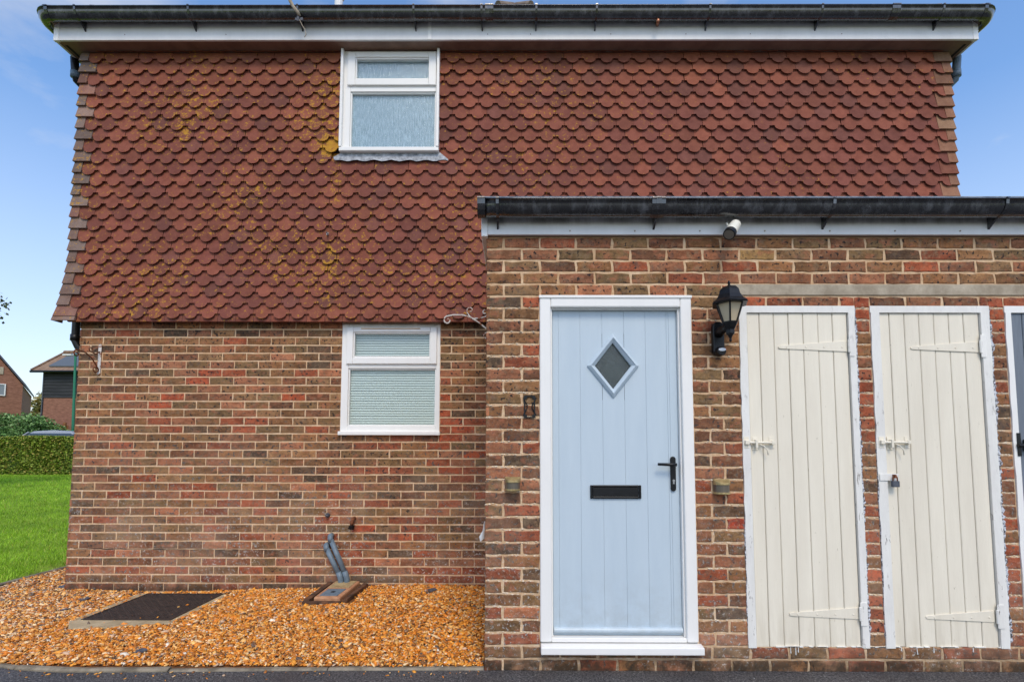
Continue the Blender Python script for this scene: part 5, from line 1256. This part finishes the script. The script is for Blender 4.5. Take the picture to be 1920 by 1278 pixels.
# street lamp
lp = thing('street_lamp', 'tall green street lamp standing by the brick gable', 'street lamp', (-20.63, 22.8, 0.45))
b = MB(); b.tube([(-20.48, 22.8, 0.4), (-20.52, 22.8, 1.7), (-20.55, 22.8, 1.72), (-20.66, 22.8, 5.80)], [0.085, 0.085, 0.06, 0.045], 12); build(b, 'pole', mat('green_paint', c(34, 118, 88), 0.5), lp)
b = MB(); b.tube([(-20.66, 22.8, 5.76), (-20.95, 22.7, 5.72)], 0.03, 8); b.box(-21.12, -20.72, 22.62, 22.82, 5.70, 5.76); build(b, 'lamp_head', M['white'], lp)
b = MB(); b.box(-20.60, -20.50, 22.70, 22.73, 1.95, 2.15); build(b, 'number_plate', M['white'], lp)
# car
car = thing('parked_car', 'silver hatchback parked behind the hedge with only its roof showing', 'car', (-19.45, 20.7, 0.48))
cz0 = 0.48; CX = -19.45; CY = 20.7
side_lo = [(-2.05, 0.28), (-2.10, 0.55), (-1.98, 0.80), (-1.15, 0.98), (1.75, 1.02), (2.05, 0.92), (2.10, 0.5), (2.02, 0.28)]
b = MB(); b.prism([(CX+x, cz0+z) for x, z in side_lo], CY-0.86, CY+0.86)
carpaint = mat('silver_car_paint', c(160, 164, 170), 0.35, 0.2)
build(b, 'body', carpaint, car, bevel=0.06)
def cabin(prof_lo, prof_hi, mat_, name, y_lo, y_hi, bev):
    n_ = len(prof_lo); vs = [(CX+x, CY-y_lo if i in (0, n_-1) else CY-y_hi, cz0+z) for i, (x, z) in enumerate(prof_lo)] + [(CX+x, CY+y_lo if i in (0, n_-1) else CY+y_hi, cz0+z) for i, (x, z) in enumerate(prof_lo)]
    q = MB().add(vs, [tuple(range(n_-1, -1, -1)), tuple(range(n_, 2*n_))] + [(i, (i+1) % n_, (i+1) % n_ + n_, i+n_) for i in range(n_)]); build(q, name, mat_, car, bevel=bev)
cabin([(-1.20, 0.97), (-0.42, 1.50), (1.30, 1.50), (1.85, 1.0)], None, mat('car_glass', c(60, 72, 82), 0.08), 'windows', 0.82, 0.64, 0.03)
cabin([(-0.58, 1.43), (-0.30, 1.575), (0.5, 1.62), (1.25, 1.57), (1.42, 1.44)], None, carpaint, 'roof', 0.66, 0.60, 0.04)
for s in (-1, 1):
    b = MB(); b.tube([(CX-1.15, CY+s*0.80, cz0+0.98), (CX-0.45, CY+s*0.64, cz0+1.53)], 0.035, 8); build(b, 'pillar', carpaint, car)
for wx in (-1.28, 1.28):
    for s in (-1, 1):
        b = MB(); b.tube([(CX+wx, CY+s*0.70, cz0+0.31), (CX+wx, CY+s*0.88, cz0+0.31)], 0.31, 20); wh = build(b, 'wheel', M['black'], car)
        b = MB(); b.tube([(CX+wx, CY+s*0.86, cz0+0.31), (CX+wx, CY+s*0.885, cz0+0.31)], 0.19, 16); build(b, 'hub_cap', M['steel'], wh)
# far houses
farbrick = simple_noise_mat('far_brick', c(122, 82, 66), c(158, 112, 92), 5, 0.9, 0.3, (1, 1, 3))
bn = thing('far_house', 'house with black weatherboarding over brick and solar panels on its roof', 'house', (-20, 25, 0.5))
bx0, bx1, by0, by1 = -24.15, -15.0, 25.0, 28.0
b = MB(); b.box(bx0, bx1, by0, by1, 0.2, 3.96); wl2 = build(b, 'wall', farbrick, bn)
b = MB(); b.box(bx0, bx1, by0+0.03, by1, 3.96, 5.42); b.add([(bx0, by0+0.03, 5.42), (bx0, by1, 5.42), (bx0, 26.5, 6.5), (bx1, by0+0.03, 5.42), (bx1, by1, 5.42), (bx1, 26.5, 6.5)], [(0,1,2), (5,4,3), (0,2,5,3), (1,4,5,2)]); build(b, 'upper_wall', M['felt'], bn)
blackboard = simple_noise_mat('black_boarding', c(24, 25, 27), c(58, 58, 60), 3, 0.7, 0.4, (0.3, 1, 6))
for k in range(9):
    z = 3.96 + 0.162*k; b = MB(); b.add([(bx0-0.03, by0-0.03, z), (bx1, by0-0.03, z), (bx1, by0+0.02, z), (bx0-0.03, by0+0.02, z), (bx0-0.03, by0, z+0.17), (bx1, by0, z+0.17), (bx1, by0+0.02, z+0.17), (bx0-0.03, by0+0.02, z+0.17)], [(0,3,2,1),(4,5,6,7),(0,1,5,4),(1,2,6,5),(2,3,7,6),(3,0,4,7)]); build(b, 'weatherboard', blackboard, bn)
b = MB(); b.box(bx0-0.08, bx0-0.031, by0-0.04, by0+0.05, 0.3, 5.4); build(b, 'corner_post', M['slate'], bn)
rm = simple_noise_mat('far_roof_tile', c(116, 92, 76), c(160, 132, 106), 8, 0.9, 0.3)
def roof_pt(x, y, lift=0.0): return (x, y, 5.33 + (y-24.72)*0.70 + lift)
b = MB(); b.add([roof_pt(-24.62, 24.72), roof_pt(bx1, 24.72), roof_pt(bx1, 26.5), roof_pt(-24.62, 26.5), (-24.62, 28.3, 5.33), (bx1, 28.3, 5.33)] + [roof_pt(-24.62, 24.72, -0.1), roof_pt(bx1, 24.72, -0.1), roof_pt(bx1, 26.5, -0.1), roof_pt(-24.62, 26.5, -0.1), (-24.62, 28.3, 5.23), (bx1, 28.3, 5.23)],
    [(0,1,2,3), (3,2,5,4), (7,6,9,8), (8,9,10,11), (0,6,7,1), (0,3,9,6), (3,4,10,9), (4,5,11,10)]); fr_ = build(b, 'roof', rm, bn)
b = MB()
for k in range(30): b.tube([roof_pt(-24.62, 24.72 + 0.0594*k, 0.03), roof_pt(-24.62, 24.72+0.0594*k+0.03, 0.045)], 0.05, 6)
b.tube([(-24.62, 26.5, 6.62), (bx1, 26.5, 6.62)], 0.10, 8)
build(b, 'ridge_and_verge', rm, fr_)
b = MB(); b.tube([(-24.62, 24.68, 5.27), (bx1, 24.68, 5.27)], 0.06, 8); build(b, 'gutter', M['black'], bn)
pm = mat('solar_panel', c(92, 98, 104), 0.55, 0.0, 0.3)
for k in range(4):
    xa = -24.0 + 1.72*k; b = MB(); ya, yb_ = 25.0, 26.38
    b.add([roof_pt(xa, ya, 0.10), roof_pt(xa+1.68, ya, 0.10), roof_pt(xa+1.68, yb_, 0.10), roof_pt(xa, yb_, 0.10), roof_pt(xa, ya, 0.05), roof_pt(xa+1.68, ya, 0.05), roof_pt(xa+1.68, yb_, 0.05), roof_pt(xa, yb_, 0.05)], [(0,1,2,3), (7,6,5,4), (0,4,5,1), (1,5,6,2), (2,6,7,3), (3,7,4,0)]); build(b, 'solar_panel', pm, bn)
# lean-to roof left of it
b = MB(); b.add([(-25.6, 25.6, 2.95), (-24.2, 25.6, 3.35), (-24.2, 27, 3.35), (-25.6, 27, 2.95), (-25.6, 25.6, 2.85), (-24.2, 25.6, 3.22), (-24.2, 27, 3.22), (-25.6, 27, 2.85)], [(0,1,2,3), (7,6,5,4), (0,4,5,1), (1,5,6,2), (2,6,7,3), (3,7,4,0)]); b.box(-25.5, -24.2, 25.8, 26.9, 0.4, 2.9); build(b, 'lean_to', mat('dark_brown_paint', c(66, 44, 42), 0.7), bn)
def turn(mb_, ang=R(42), px_=-28.3, py_=28.0):
    ca_, sa_ = math.cos(ang), math.sin(ang)
    mb_.v = [(px_ + (x-px_)*ca_ - (y-py_)*sa_, py_ + (x-px_)*sa_ + (y-py_)*ca_, z) for x, y, z in mb_.v]; return mb_
lh = thing('far_house', 'plain brick gabled house with a white window, farthest left', 'house', (-31.3, 28, 0.5))
ap = (-30.9, 8.75); lx0, lx1 = -33.5, -28.3
b = MB(); b.prism([(lx0, 0.2), (lx1, 0.2), (lx1, 5.0), ap, (lx0, 5.0)], 28, 36); build(turn(b), 'wall', farbrick, lh)
for s, xe in ((1, lx1), (-1, lx0)):
    b = MB(); e = Vector((xe + s*0.12, 0, 4.92)); a_ = Vector((ap[0], 0, ap[1]+0.05)); q = [(e.x, 27.85, e.z), (a_.x, 27.85, a_.z), (a_.x, 36.2, a_.z), (e.x, 36.2, e.z)]
    b.add(q + [(x, y, z+0.14) for x, y, z in q], [(0,1,2,3), (7,6,5,4), (0,4,5,1), (1,5,6,2), (2,6,7,3), (3,7,4,0)]); build(turn(b), 'roof_slope', M['slate'], lh)
b = MB(); frame_box(b, -29.55, -28.98, 4.33, 5.00, 0.05, 27.93, 28.0); b.box(-29.29, -29.25, 27.935, 28.0, 4.38, 4.95); fw_ = build(turn(b), 'window', M['white'], lh)
b = MB(); b.box(-29.50, -29.03, 27.97, 27.99, 4.38, 4.95); build(turn(b), 'pane', mat('far_pane', c(120, 128, 136), 0.1), fw_)
b = MB(); b.box(-29.7, -29.12, 27.96, 28.0, 5.55, 5.95); build(turn(b), 'vent_panel', M['concrete'], lh)
# brown fence panel
fe = thing('garden_fence', 'short brown slatted garden fence before the weatherboarded house', 'fence', (-22.6, 24.0, 0.5))
fm = simple_noise_mat('brown_fence', c(116, 74, 44), c(160, 108, 62), 5, 0.85, 0.4, (0.4, 1, 5))
for k in range(10):
    b = MB(); b.box(-24.4, -21.9, 24.0 + (k % 2)*0.008, 24.03, 0.85 + 0.165*k, 1.005 + 0.165*k); build(b, 'slat', fm, fe)
for x in (-24.45, -22.02): b = MB(); b.box(x-0.06, x+0.06, 23.92, 23.995, 0.4, 2.62); build(b, 'post', fm, fe)
